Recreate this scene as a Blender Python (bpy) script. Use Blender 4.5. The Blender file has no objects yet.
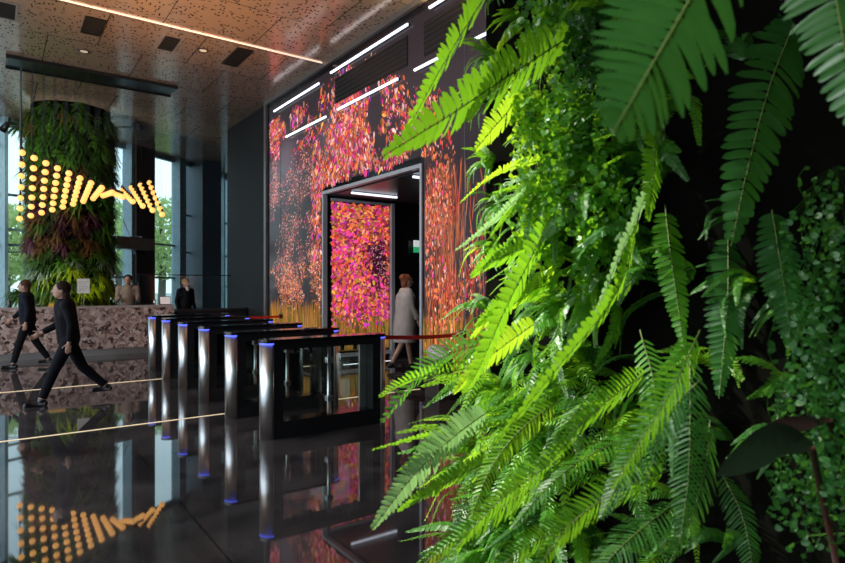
import bpy, bmesh, math, random
from mathutils import noise
import numpy as np
from mathutils import Vector, Matrix, Euler
PI = math.pi
SC = bpy.context.scene
COL = SC.collection

# ------------------------------------------------------------------ camera, world, lights, exposure
YAW = math.radians(35.9)
F = 592.0
CAMZ = 1.54
cd = bpy.data.cameras.new('camera'); cam = bpy.data.objects.new('camera', cd); COL.objects.link(cam)
cam.location = (0, 0, CAMZ); cam.rotation_euler = (PI/2, 0, -YAW)
cd.sensor_width = 36.0; cd.lens = F/845*36.0; cd.shift_y = 4.1/845
cd.clip_start = 0.02; cd.clip_end = 300
cd.dof.use_dof = True; cd.dof.focus_distance = 4.2; cd.dof.aperture_fstop = 4.5
SC.camera = cam
FW = Vector((math.sin(YAW), math.cos(YAW), 0)); RT = Vector((math.cos(YAW), -math.sin(YAW), 0))
def at(px, py, D):
    """a point of the room, D metres ahead of the photographer"""
    return RT*((px-422.5)/F*D) + FW*D + Vector((0, 0, CAMZ - (py-285.6)/F*D))

SC.view_settings.view_transform = 'Standard'; SC.view_settings.look = 'None'
SC.view_settings.exposure = 0.0; SC.view_settings.gamma = 1.0
SC.view_settings.use_curve_mapping = False

W = bpy.data.worlds.new('sky'); SC.world = W; W.use_nodes = True
nt = W.node_tree; bg = nt.nodes['Background']
tc = nt.nodes.new('ShaderNodeTexCoord'); sp = nt.nodes.new('ShaderNodeSeparateXYZ')
cr = nt.nodes.new('ShaderNodeValToRGB')
nt.links.new(tc.outputs['Generated'], sp.inputs[0]); nt.links.new(sp.outputs['Z'], cr.inputs[0])
cr.color_ramp.elements[0].position = 0.0; cr.color_ramp.elements[0].color = (0.62, 0.76, 0.80, 1)
cr.color_ramp.elements[1].position = 0.5; cr.color_ramp.elements[1].color = (0.62, 0.80, 0.95, 1)
nt.links.new(cr.outputs[0], bg.inputs['Color']); bg.inputs['Strength'].default_value = 1.9

def area(name, loc, target, sx, sy, power, color, spread=PI):
    l = bpy.data.lights.new(name, 'AREA'); l.shape = 'RECTANGLE'; l.size = sx; l.size_y = sy
    l.energy = power; l.color = color; l.spread = spread
    o = bpy.data.objects.new(name, l); COL.objects.link(o); o.location = loc
    o.rotation_euler = (Vector(target)-Vector(loc)).to_track_quat('-Z', 'Y').to_euler(); return o
def spot(name, loc, target, power, color, size, blend=0.6, radius=0.06):
    l = bpy.data.lights.new(name, 'SPOT'); l.energy = power; l.color = color
    l.spot_size = math.radians(size); l.spot_blend = blend; l.shadow_soft_size = radius
    o = bpy.data.objects.new(name, l); COL.objects.link(o); o.location = loc
    o.rotation_euler = (Vector(target)-Vector(loc)).to_track_quat('-Z', 'Y').to_euler(); return o
# added area lamps: daylight for an unseen left glass side, and a fill behind
area('daylight_fill_left', (-6.8, 8, 2.85), (2, 8, 2.5), 12, 5.5, 640, (0.85, 0.93, 1.0))
area('fill_behind', (-3.5, -3.2, 3.0), (1.2, 2.0, 1.4), 4, 3.5, 13, (0.85, 0.95, 1.0))
# added unseen lamps on the planted wall; spotlights for the planted column
spot('plant_key_light', (-1.6, 4.4, 5.2), (1.08, 1.75, 1.50), 4500, (1.0, 0.97, 0.88), 25, 1.0, 0.03)
spot('plant_fill_top', (-1.3, -.2, 4.2), tuple(at(690, 30, .75)), 420, (0.9, 1.0, 0.93), 14, 1.0, 0.05)
spot('column_spotlight', (-0.6, 14.0, 4.4), (1.2, 16.2, 4.4), 480, (0.95, 1.0, 0.8), 70)
spot('column_spotlight_low', (1.9, 15.25, 1.3), (1.75, 16.2, 1.75), 25, (1.0, 0.97, 0.5), 70)
spot('column_spotlight_left', (-0.2, 15.4, 3.0), (0.8, 16.4, 1.9), 130, (0.9, 1.0, 0.75), 80)
# added warm lamp, no fixture: gives the ceiling its golden strip by the wall
area('ceiling_fill', (4.6, 7.0, 5.25), (4.2, 7.0, 5.85), 0.2, 7.0, 60, (1.0, 0.72, 0.35))
spot('passage_fill', (5.5, 8.6, 3.25), (6.1, 9.0, .6), 75, (1.0, 0.95, 0.92), 90, .8, .06)  # added spot without a fixture, brightens the passage and the woman
spot('copper_fill', (2.3, 9.0, 2.6), (2.3, 9.6, 5.85), 520, (1.0, 0.50, 0.20), 85, 1.0, .1)  # added spot in mid-air, puts a copper glow on the ceiling

# ------------------------------------------------------------------ materials
def new_mat(name):
    m = bpy.data.materials.new(name); m.use_nodes = True
    return m, m.node_tree, m.node_tree.nodes['Principled BSDF']
MATS = {}
def mat(name, color=(0.5,0.5,0.5), rough=0.5, metal=0.0, spec=0.5, var=0.12, scale=8.0, emit=None, estr=0.0, coat=0.0, bump=0.0, bscale=60):
    if name in MATS: return MATS[name]
    m, nt, b = new_mat(name)
    n = nt.nodes.new('ShaderNodeTexNoise'); n.inputs['Scale'].default_value = scale; n.inputs['Detail'].default_value = 4
    t = nt.nodes.new('ShaderNodeTexCoord'); nt.links.new(t.outputs['Object'], n.inputs['Vector'])
    r = nt.nodes.new('ShaderNodeValToRGB')
    r.color_ramp.elements[0].color = tuple(c*(1-var) for c in color)+(1,); r.color_ramp.elements[0].position = .3
    r.color_ramp.elements[1].color = tuple(min(1, c*(1+var)) for c in color)+(1,); r.color_ramp.elements[1].position = .7
    nt.links.new(n.outputs['Fac'], r.inputs[0]); nt.links.new(r.outputs[0], b.inputs['Base Color'])
    b.inputs['Roughness'].default_value = rough; b.inputs['Metallic'].default_value = metal
    b.inputs['Specular IOR Level'].default_value = spec; b.inputs['Coat Weight'].default_value = coat
    if emit: b.inputs['Emission Color'].default_value = tuple(emit)+(1,); b.inputs['Emission Strength'].default_value = estr
    if bump:
        n2 = nt.nodes.new('ShaderNodeTexNoise'); n2.inputs['Scale'].default_value = bscale
        nt.links.new(t.outputs['Object'], n2.inputs['Vector'])
        bp = nt.nodes.new('ShaderNodeBump'); bp.inputs['Strength'].default_value = bump
        nt.links.new(n2.outputs['Fac'], bp.inputs['Height']); nt.links.new(bp.outputs[0], b.inputs['Normal'])
    MATS[name] = m; return m
def emit_mat(name, color, s):
    if name in MATS: return MATS[name]
    m = mat(name, color, 0.5, emit=color, estr=s, var=0.02); return m
def glass_mat(name, tint=(0.97,1.0,0.985), fac=0.1):
    m, nt, b = new_mat(name); nt.nodes.remove(b)
    out = nt.nodes['Material Output']
    tr = nt.nodes.new('ShaderNodeBsdfTransparent'); tr.inputs[0].default_value = tint+(1,)
    gl = nt.nodes.new('ShaderNodeBsdfGlossy'); gl.inputs['Roughness'].default_value = 0.02
    lw = nt.nodes.new('ShaderNodeLayerWeight'); lw.inputs['Blend'].default_value = .5
    pw = nt.nodes.new('ShaderNodeMath'); pw.operation = 'POWER'; pw.inputs[1].default_value = 5; nt.links.new(lw.outputs['Facing'], pw.inputs[0])
    fr = nt.nodes.new('ShaderNodeMath'); fr.operation = 'MULTIPLY_ADD'; fr.inputs[1].default_value = .9; fr.inputs[2].default_value = .035; nt.links.new(pw.outputs[0], fr.inputs[0])
    mx = nt.nodes.new('ShaderNodeMixShader')
    nt.links.new(fr.outputs[0], mx.inputs[0]); nt.links.new(tr.outputs[0], mx.inputs[1]); nt.links.new(gl.outputs[0], mx.inputs[2])
    nt.links.new(mx.outputs[0], out.inputs[0]); MATS[name] = m; return m

def leaf_mat(name, c1, c2, trans=(0.45,0.8,0.05), tw=0.4, rough=0.38):
    m, nt, b = new_mat(name); out = nt.nodes['Material Output']
    oi = nt.nodes.new('ShaderNodeObjectInfo'); t = nt.nodes.new('ShaderNodeTexCoord')
    n = nt.nodes.new('ShaderNodeTexNoise'); n.inputs['Scale'].default_value = 22
    nt.links.new(t.outputs['Object'], n.inputs['Vector'])
    mm = nt.nodes.new('ShaderNodeMath'); mm.operation = 'ADD'
    nt.links.new(oi.outputs['Random'], mm.inputs[0]); nt.links.new(n.outputs['Fac'], mm.inputs[1])
    m2 = nt.nodes.new('ShaderNodeMath'); m2.operation = 'MULTIPLY'; m2.inputs[1].default_value = 0.5
    nt.links.new(mm.outputs[0], m2.inputs[0])
    r = nt.nodes.new('ShaderNodeValToRGB')
    r.color_ramp.elements[0].color = c1+(1,); r.color_ramp.elements[0].position = .2
    r.color_ramp.elements[1].color = c2+(1,); r.color_ramp.elements[1].position = .8
    nt.links.new(m2.outputs[0], r.inputs[0]); nt.links.new(r.outputs[0], b.inputs['Base Color'])
    b.inputs['Roughness'].default_value = rough; b.inputs['Specular IOR Level'].default_value = 0.5
    tl = nt.nodes.new('ShaderNodeBsdfTranslucent')
    mc = nt.nodes.new('ShaderNodeMix'); mc.data_type = 'RGBA'; mc.inputs['Factor'].default_value = 0.75
    nt.links.new(r.outputs[0], mc.inputs[6]); mc.inputs[7].default_value = trans+(1,)
    nt.links.new(mc.outputs[2], tl.inputs[0])
    mx = nt.nodes.new('ShaderNodeMixShader'); mx.inputs[0].default_value = tw
    nt.links.new(b.outputs[0], mx.inputs[1]); nt.links.new(tl.outputs[0], mx.inputs[2])
    nt.links.new(mx.outputs[0], out.inputs[0]); MATS[name] = m; return m

M_black = mat('black_plastic', (0.012,0.012,0.014), 0.3)
M_blackm = mat('black_metal', (0.015,0.015,0.016), 0.35, 0.3)
M_steel = mat('brushed_steel', (0.72,0.73,0.75), 0.28, 1.0, var=0.05, scale=3)
M_steelw = mat('satin_steel', (0.62,0.6,0.6), 0.35, 0.9, var=0.05)
M_frame = mat('grey_frame', (0.45,0.44,0.48), 0.4, 0.2, var=0.04)
M_bluef = mat('blue_grey_mullion', (0.32,0.46,0.52), 0.5)
M_conc = mat('dark_concrete', (0.075,0.07,0.075), 0.7, bump=0.1)
M_darkwall = mat('dark_wall_panel', (0.012,0.011,0.012), 0.7, spec=.25)
M_bluewall = mat('dark_blue_pillar', (0.035,0.055,0.08), 0.6)
M_glass = glass_mat('clear_glass')
M_winglass = glass_mat('window_glass', (0.93,1.0,1.0))
M_bluele = emit_mat('blue_light', (0.10,0.14,1.0), 1.8)
M_warmled = emit_mat('warm_line_light', (1.0,0.76,0.60), 0.95)
M_floorled = emit_mat('floor_line_light', (1.0,0.78,0.5), .75)
M_tube = emit_mat('cool_tube_light', (0.8,0.86,1.0), 1.7)
M_bulb = emit_mat('amber_bulb_light', (1.0,0.50,0.13), 1.35)
M_white = mat('white_surface', (0.7,0.7,0.68), 0.5)
M_red = mat('red_webbing', (0.85,0.012,0.03), 0.6)
M_screen = mat('dark_screen_glass', (0.010,0.009,0.012), 0.12, 0.0, 0.3, var=0.2, scale=1.2)

# ------------------------------------------------------------------ helpers
def link(name, me, m=None, parent=None, mats=None, smooth=False):
    o = bpy.data.objects.new(name, me); COL.objects.link(o)
    for mm in (mats or ([m] if m else [])): me.materials.append(mm)
    if smooth:
        me.polygons.foreach_set('use_smooth', [True]*len(me.polygons))
    if parent: o.parent = parent
    return o
def from_bm(name, bm, m=None, parent=None, mats=None, smooth=False):
    me = bpy.data.meshes.new(name); bm.normal_update(); bm.to_mesh(me); bm.free()
    return link(name, me, m, parent, mats, smooth)
def box(bm, x0, x1, y0, y1, z0, z1, bev=0.0, mi=0):
    vs = [bm.verts.new((x, y, z)) for x in (x0,x1) for y in (y0,y1) for z in (z0,z1)]
    fs = [bm.faces.new([vs[i] for i in f]) for f in ((0,1,3,2),(4,6,7,5),(0,4,5,1),(2,3,7,6),(0,2,6,4),(1,5,7,3))]
    for f in fs: f.material_index = mi
    if bev > 0:
        es = list({e for f in fs for e in f.edges})
        bmesh.ops.bevel(bm, geom=es, offset=bev, segments=2, affect='EDGES', profile=0.5)
def tube(bm, pts, rad, seg=10, cap=True, mi=0):
    pts = [Vector(p) for p in pts]
    if not hasattr(rad, '__len__'): rad = [rad]*len(pts)
    rings = []
    up = Vector((0,0,1)) if abs((pts[-1]-pts[0]).normalized().z) < .9 else Vector((1,0,0))
    for i, p in enumerate(pts):
        t = (pts[min(i+1,len(pts)-1)]-pts[max(i-1,0)]).normalized()
        a = t.cross(up).normalized(); b = a.cross(t)
        rings.append([bm.verts.new(p+(a*math.cos(2*PI*k/seg)+b*math.sin(2*PI*k/seg))*rad[i]) for k in range(seg)])
    for r0, r1 in zip(rings, rings[1:]):
        for k in range(seg):
            f = bm.faces.new((r0[k], r0[(k+1)%seg], r1[(k+1)%seg], r1[k])); f.smooth = True; f.material_index = mi
    if cap:
        f = bm.faces.new(rings[0]); f.material_index = mi
        f = bm.faces.new(rings[-1][::-1]); f.material_index = mi
def ball(bm, c, rx, ry=None, rz=None, u=12, v=8, rot=None):
    ry = ry or rx; rz = rz or rx
    M = Matrix.Translation(Vector(c)) @ (rot.to_4x4() if rot else Matrix()) @ Matrix.Diagonal((rx, ry, rz, 1))
    r = bmesh.ops.create_uvsphere(bm, u_segments=u, v_segments=v, radius=1, matrix=M)
    for f in {f for vv in r['verts'] for f in vv.link_faces}: f.smooth = True
def lathe(bm, prof, c=(0,0,0), seg=20):
    c = Vector(c); rings = []
    for r, z in prof:
        rings.append([bm.verts.new(c+Vector((r*math.cos(2*PI*k/seg), r*math.sin(2*PI*k/seg), z))) for k in range(seg)])
    for r0, r1 in zip(rings, rings[1:]):
        for k in range(seg):
            f = bm.faces.new((r0[k], r0[(k+1)%seg], r1[(k+1)%seg], r1[k])); f.smooth = True
    bm.faces.new(rings[0][::-1]); bm.faces.new(rings[-1])
def prism(bm, poly, z0, z1):
    a = [bm.verts.new((x, y, z0)) for x, y in poly]; b = [bm.verts.new((x, y, z1)) for x, y in poly]
    n = len(poly)
    for i in range(n): bm.faces.new((a[i], a[(i+1)%n], b[(i+1)%n], b[i]))
    bm.faces.new(a[::-1]); bm.faces.new(b)
def tag(o, label, cat, group=None, kind=None):
    o['label'] = label; o['category'] = cat
    if group: o['group'] = group
    if kind: o['kind'] = kind
    return o
def thing(name, label, cat, loc=(0,0,0), rz=0, group=None):
    o = bpy.data.objects.new(name, None); COL.objects.link(o); o.location = loc; o.rotation_euler = (0,0,rz)
    o.empty_display_size = 0.1
    return tag(o, label, cat, group)
def struct(o): o['kind'] = 'structure'; return o
def copy_tree(o, parent=None):
    c = o.copy(); COL.objects.link(c)
    if parent: c.parent = parent
    for ch in list(o.children): copy_tree(ch, c)
    return c
def bx(name, x0,x1,y0,y1,z0,z1, m, parent=None, bev=0.0):
    bm = bmesh.new(); box(bm, x0,x1,y0,y1,z0,z1, bev); return from_bm(name, bm, m, parent)

# ------------------------------------------------------------------ the room
H = 5.85; XW = 5.2; Y0, Y1 = 7.2, 10.45     # ceiling height, picture wall plane, portal
# floor
m, nt, b = new_mat('polished_dark_stone')
t = nt.nodes.new('ShaderNodeTexCoord'); n = nt.nodes.new('ShaderNodeTexNoise'); n.inputs['Scale'].default_value = 1.4; n.inputs['Detail'].default_value = 9; n.inputs['Distortion'].default_value = 1.2
nt.links.new(t.outputs['Object'], n.inputs['Vector'])
r = nt.nodes.new('ShaderNodeValToRGB'); r.color_ramp.elements[0].color = (0.038,0.034,0.036,1); r.color_ramp.elements[1].color = (0.125,0.11,0.112,1)
r.color_ramp.elements[0].position = .35; r.color_ramp.elements[1].position = .75
nt.links.new(n.outputs['Fac'], r.inputs[0])
br = nt.nodes.new('ShaderNodeTexBrick'); br.offset = 0; br.inputs['Scale'].default_value = 1.0
br.inputs['Brick Width'].default_value = 1.62; br.inputs['Row Height'].default_value = 1.62; br.inputs['Mortar Size'].default_value = 0.006
br.inputs['Color1'].default_value = (1,1,1,1); br.inputs['Color2'].default_value = (.85,.85,.85,1); br.inputs['Mortar'].default_value = (.25,.25,.25,1)
mp = nt.nodes.new('ShaderNodeMapping'); mp.inputs['Location'].default_value = (0.55, 0.7, 0)
nt.links.new(t.outputs['Object'], mp.inputs[0]); nt.links.new(mp.outputs[0], br.inputs['Vector'])
mx = nt.nodes.new('ShaderNodeMix'); mx.data_type = 'RGBA'; mx.blend_type = 'MULTIPLY'; mx.inputs['Factor'].default_value = 1
nt.links.new(r.outputs[0], mx.inputs[6]); nt.links.new(br.outputs['Color'], mx.inputs[7])
nt.links.new(mx.outputs[2], b.inputs['Base Color'])
b.inputs['IOR'].default_value = 2.0
n3 = nt.nodes.new('ShaderNodeTexNoise'); n3.inputs['Scale'].default_value = 3; nt.links.new(t.outputs['Object'], n3.inputs['Vector'])
mr = nt.nodes.new('ShaderNodeMapRange'); mr.inputs['To Min'].default_value = 0.01; mr.inputs['To Max'].default_value = 0.05
nt.links.new(n3.outputs['Fac'], mr.inputs[0]); nt.links.new(mr.outputs[0], b.inputs['Roughness'])
struct(bx('floor', -7, 12, -4, 27, -0.1, 0, m))
# ceiling : perforated bronze sheet
m, nt, b = new_mat('perforated_bronze_ceiling')
t = nt.nodes.new('ShaderNodeTexCoord')
def dashes(rot, sc, off, thr):
    mp = nt.nodes.new('ShaderNodeMapping'); mp.inputs['Rotation'].default_value = (0,0,rot); mp.inputs['Scale'].default_value = sc; mp.inputs['Location'].default_value = off
    nt.links.new(t.outputs['Object'], mp.inputs[0])
    v = nt.nodes.new('ShaderNodeTexVoronoi'); v.inputs['Scale'].default_value = 1.0; v.inputs['Randomness'].default_value = 0.9; v.voronoi_dimensions = '2D'
    nt.links.new(mp.outputs[0], v.inputs['Vector'])
    a = nt.nodes.new('ShaderNodeMath'); a.operation = 'LESS_THAN'; a.inputs[1].default_value = thr
    nt.links.new(v.outputs['Distance'], a.inputs[0])
    sx = nt.nodes.new('ShaderNodeSeparateColor'); nt.links.new(v.outputs['Color'], sx.inputs[0])
    c = nt.nodes.new('ShaderNodeMath'); c.operation = 'LESS_THAN'; c.inputs[1].default_value = 0.31
    nt.links.new(sx.outputs[0], c.inputs[0])
    d = nt.nodes.new('ShaderNodeMath'); d.operation = 'MULTIPLY'; nt.links.new(a.outputs[0], d.inputs[0]); nt.links.new(c.outputs[0], d.inputs[1])
    return d
d1 = dashes(.5, (7, 18, 1), (0,0,0), 0.2); d2 = dashes(.5, (18, 7, 1), (3.3,7.7,0), 0.2)
mxx = nt.nodes.new('ShaderNodeMath'); mxx.operation = 'MAXIMUM'; nt.links.new(d1.outputs[0], mxx.inputs[0]); nt.links.new(d2.outputs[0], mxx.inputs[1])
br = nt.nodes.new('ShaderNodeTexBrick'); br.offset = 0.5; br.inputs['Scale'].default_value = 1; br.inputs['Brick Width'].default_value = 1.5; br.inputs['Row Height'].default_value = 1.5; br.inputs['Mortar Size'].default_value = 0.008
br.inputs['Color1'].default_value = (0.58,0.41,0.30,1); br.inputs['Color2'].default_value = (0.50,0.35,0.26,1); br.inputs['Mortar'].default_value = (0.06,0.05,0.045,1)
nt.links.new(t.outputs['Object'], br.inputs['Vector'])
mx = nt.nodes.new('ShaderNodeMix'); mx.data_type = 'RGBA'; nt.links.new(mxx.outputs[0], mx.inputs[0]); nt.links.new(br.outputs['Color'], mx.inputs[6]); mx.inputs[7].default_value = (0.005,0.005,0.005,1)
nt.links.new(mx.outputs[2], b.inputs['Base Color'])
b.inputs['Metallic'].default_value = 0.75; b.inputs['Roughness'].default_value = 0.17
inv = nt.nodes.new('ShaderNodeMath'); inv.operation = 'MULTIPLY_ADD'; inv.inputs[1].default_value = -0.5; inv.inputs[2].default_value = 0.5
nt.links.new(mxx.outputs[0], inv.inputs[0]); nt.links.new(inv.outputs[0], b.inputs['Specular IOR Level'])
met = nt.nodes.new('ShaderNodeMath'); met.operation = 'MULTIPLY_ADD'; met.inputs[1].default_value = -0.5; met.inputs[2].default_value = 0.5
nt.links.new(mxx.outputs[0], met.inputs[0]); nt.links.new(met.outputs[0], b.inputs['Metallic'])
bm = bmesh.new(); prism(bm, [(-7,-4),(12,-4),(12,27),(8.6,24.7),(5.4,21.6),(2.8,19.75),(0.1,18.65),(-5,17.6),(-7,17.4)], H, H+0.15)
struct(from_bm('ceiling', bm, m))

# picture wall (real opening for the portal)
bm = bmesh.new()
for (ya, yb, za, zb) in ((2.2, Y0-.03, .28, H), (Y0-.03, Y1+.03, 3.36, H), (Y1+.03, 13.4, .28, H)):
    box(bm, XW, XW+.2, ya, yb, za, zb)
wall_right = struct(from_bm('wall_right', bm, M_screen))
bm = bmesh.new()
for (ya, yb) in ((2.2, Y0), (Y1, 13.4)): box(bm, XW+.06, XW+.2, ya, yb, 0, .28)
struct(from_bm('baseboard_right', bm, M_darkwall))
bm = bmesh.new()
box(bm, XW-.03, XW+.02, 2.2, Y0, .24, .28); box(bm, XW-.03, XW+.02, Y1, 13.4, .24, .28)
struct(from_bm('trim_1', bm, M_frame))
bm = bmesh.new(); box(bm, XW-.05, XW+.2, 13.38, 13.5, 0, H); box(bm, XW-.06, XW, 2.2, 13.38, H-.09, H)
struct(from_bm('trim_2', bm, mat('bronze_trim', (0.2,0.17,0.16), 0.4, 0.5)))
bm = bmesh.new()                                   # thin bright joints between screen panels
for yy in (3.2, 4.2, 5.2, 5.45, 6.2, 11.6, 12.6): box(bm, XW-.006, XW+.01, yy-.006, yy+.006, .29, H-.09)
struct(from_bm('trim_3', bm, mat('panel_joint', (0.12,0.12,0.14), 0.4, 0.4)))
# portal frame and passage
bm = bmesh.new()
box(bm, XW-.03, XW+.06, Y0-.03, Y0+.02, .2, 3.37); box(bm, XW-.03, XW+.06, Y1-.02, Y1+.03, .2, 3.37); box(bm, XW-.03, XW+.06, Y0+.02, Y1-.02, 3.31, 3.37)
struct(from_bm('trim_4', bm, M_frame))
bm = bmesh.new(); box(bm, 6.7, 6.78, Y1-.1, Y1-.02, 0, 3.25); box(bm, XW+.13, 6.7, Y1-.09, Y1-.02, .13, .2); box(bm, XW+.13, 6.7, Y1-.06, Y1-.02, 3.2, 3.25)
struct(from_bm('trim_5', bm, M_frame))
bm = bmesh.new(); box(bm, XW+.13, 6.7, Y1-.02, Y1+.1, 0, 3.3); box(bm, 6.78, 10.5, Y1-.02, Y1+.1, 0, 3.3)
struct(from_bm('wall_passage_left', bm, M_screen))
bm = bmesh.new(); box(bm, XW+.2, 10.5, Y0-.12, Y0-.02, 0, 3.3)
struct(from_bm('wall_passage_right', bm, M_darkwall))
bm = bmesh.new(); box(bm, 10.5, 10.6, Y0-.12, Y1+.1, 0, 3.3)
struct(from_bm('wall_passage_back', bm, M_darkwall))
bm = bmesh.new(); box(bm, XW+.13, 10.6, Y0-.12, Y1+.1, 3.3, 3.36)
struct(from_bm('ceiling_passage', bm, mat('passage_ceiling', (0.05,0.05,0.06), 0.3)))
# wall beyond the picture wall, room shell
struct(bx('wall_far_right', 5.25, 5.6, 13.5, 16.5, 0, H, M_darkwall))
struct(bx('wall_side', 11.9, 12, -4, 26, 0, H, M_darkwall))
struct(bx('wall_near_right', XW, 11.9, 2.1, 2.2, 0, H, M_darkwall))
struct(bx('wall_back', -7, 12, -4.1, -4, 0, H, M_conc))
bm = bmesh.new(); prism(bm, [(5.83,21.0),(6.47,21.0),(6.1,22.6),(5.45,22.4)], 0, H)
struct(from_bm('wall_pillar', bm, M_bluewall))
# curved glass facade in straight bays
FAC = [Vector((-7,17.3)), Vector((-2.2,18.1)), Vector((0.1,18.65)), Vector((2.8,19.75)), Vector((5.4,21.6)), Vector((8.6,24.6)), Vector((11.9,27))]
def bay(i, a, b, verts, rows, pane_m):
    d = (b-a); L = d.length; ang = math.atan2(d.y, d.x)
    root = bpy.data.objects.new('window_%d' % i, None); COL.objects.link(root); root.location = (a.x, a.y, 0); root.rotation_euler = (0,0,ang); struct(root)
    bm = bmesh.new()
    for (x, w) in verts: box(bm, x*L-w/2, x*L+w/2, -.28, .08, 0, H)
    for z in rows: box(bm, 0, L, -.035, .04, z-.03, z+.03)
    box(bm, 0, L, -.06, .08, H-.12, H-.001); box(bm, 0, L, -.06, .08, .001, .12)
    from_bm('window_frame', bm, M_bluef, root)
    bx('pane', 0, L, .0, .012, .1, H-.1, pane_m, root)
bay(1, FAC[0], FAC[1], [(0.02,.1),(.5,.08)], [2.6, 4.9], M_winglass)
bay(2, FAC[1], FAC[2], [(0.02,.08),(.6,.06)], [2.55, 5.15], M_winglass)
bay(3, FAC[2], FAC[3], [(0.02,.08),(.45,.08)], [2.6, 3.0, 3.9], M_winglass)
bay(4, FAC[3], FAC[4], [(.185,.09),(.87,.3)], [1.8, 2.9], M_winglass)
bay(5, FAC[4], FAC[5], [(0.5,.07),(.68,.25),(.86,.3)], [1.5, 2.7, 4.0], M_winglass)
bay(6, FAC[5], FAC[6], [(0.1,.1),(.5,.08)], [2.6, 4.9], M_winglass)
bm = bmesh.new(); a = FAC[3]; d = (FAC[4]-a).normalized(); nrm = Vector((-d.y, d.x))
p0 = a + d*0.66; p1 = a + d*1.42
prism(bm, [tuple(p0-nrm*.35), tuple(p1-nrm*.35), tuple(p1+nrm*.1), tuple(p0+nrm*.1)], 0, H)
struct(from_bm('wall_pier', bm, M_conc))
# left glass side, out of frame: simple dark columns
struct(bx('wall_left', -7.1, -7, -4, 17.3, 0, 0.4, M_conc))
# outside ground
struct(bx('floor_outside', -60, 60, 27.2, 140, -.3, -.15, mat('pavement', (0.35,0.37,0.36), 0.8)))
struct(bx('ground_outside', -60, -7.2, -40, 27.2, -.3, -.15, mat('pavement', (0.35,0.37,0.36), 0.8)))

# ------------------------------------------------------------------ pictures on the glowing wall
m, nt, b = new_mat('glowing_picture')
ca = nt.nodes.new('ShaderNodeVertexColor'); ca.layer_name = 'pixels'
nt.links.new(ca.outputs[0], b.inputs['Emission Color']); b.inputs['Emission Strength'].default_value = 1.0
b.inputs['Base Color'].default_value = (0.01,0.01,0.01,1); b.inputs['Roughness'].default_value = 0.2; b.inputs['Specular IOR Level'].default_value = 0.12
M_pic = m
PINK=(0.9,0.06,0.30); MAG=(0.75,0.04,0.55); ORG=(0.95,0.20,0.05); RED=(0.75,0.05,0.05); YEL=(0.85,0.45,0.06); PALE=(1.0,0.55,0.50); OCH=(0.50,0.26,0.05); VIO=(0.3,0.05,0.5); GRN=(0.16,0.2,0.03); PCH=(0.9,0.32,0.16)
class Picture:
    """flat petals and stalks of light; u runs along the screen, z up"""
    def __init__(s, seed): s.v=[]; s.f=[]; s.c=[]; s.r=random.Random(seed); s.k=0
    def petal(s, u, z, L, w, ang, col, g=1.0):
        c, sn = math.cos(ang), math.sin(ang); o = len(s.v); s.k += 1
        lay = 0.0005 + (s.k % 97)*0.00003
        for a, b_ in ((-.5,0),(-.15,.42),(.2,.5),(.5,0),(.2,-.5),(-.15,-.42)):
            s.v.append((u + a*L*c - b_*w*sn, lay, z + a*L*sn + b_*w*c))
        s.f.append(tuple(range(o, o+6))); s.c.append(tuple(x*g for x in col))
    def build(s, name, fn, parent):
        vs = [fn(*p) for p in s.v]
        me = bpy.data.meshes.new(name); me.from_pydata(vs, [], s.f)
        at_ = me.color_attributes.new('pixels', 'FLOAT_COLOR', 'CORNER')
        arr = np.ones((len(me.loops), 4), dtype=np.float32)
        arr[:, :3] = np.array([q for c in s.c for q in (c if isinstance(c, list) else [c]*6)], dtype=np.float32); at_.data.foreach_set('color', arr.ravel())
        return link(name, me, M_pic, parent)
def pick(r, table):
    x = r.random()*sum(w for _, w in table)
    for c, w in table:
        x -= w
        if x <= 0: return c
    return table[-1][0]
def bump(x, c, w): return math.exp(-((x-c)/w)**2)
pic = Picture(4); R = pic.r
def inwall(u, z): return 2.9 < u < 13.3 and .32 < z < 5.7 and not (Y0-.1 < u < Y1+.1 and z < 3.45)
def wall_density(u, z):
    d = 0.0
    d += 1.0*bump(z, 3.9, 0.75)*bump(u, 9.7, 2.0)             # mass over the portal
    d += .75*bump(z, 4.6, 0.6)*bump(u, 9.0, 1.0)
    d += .9*bump(z, 1.55, 0.5)*(u > 10)                        # flowers low at the left
    d += .65*bump(z, 2.6, 0.9)*bump(u, 11.2, .75)
    d += .8*bump(u, 12.95, .22)*(z < 5.3)*(z > 3)             # stream down the left edge
    d += .35*bump(z, 3.3, 1.0)*bump(u, 12.1, .9)
    d += .7*bump(z, 5.15, .22)*bump(u, 12.3, .9)              # scatter at top left
    d += .30*bump(z, 5.2, .3)*bump(u, 9.9, 1.1)
    if u < Y0:
        d += 1.0*bump(u, 6.85, .36)*(z < 3.7)*bump(z, 2.4, 1.1)
        d += .8*bump(z, 1.1, .45)*bump(u, 6.6, .9)
        d += .35*bump(u, 6.0, .2)*bump(z, 2.1, .7)
        d += .4*bump(z, 3.9, .5)*bump(u, 7.3, .6)
    nz = noise.noise(Vector((u*1.1, z*1.1, 3)))*.9 + noise.noise(Vector((u*3, z*3, 9)))*.5
    return max(0, min(d, 1.0)*(1+nz*1.7) - .16)
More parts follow.
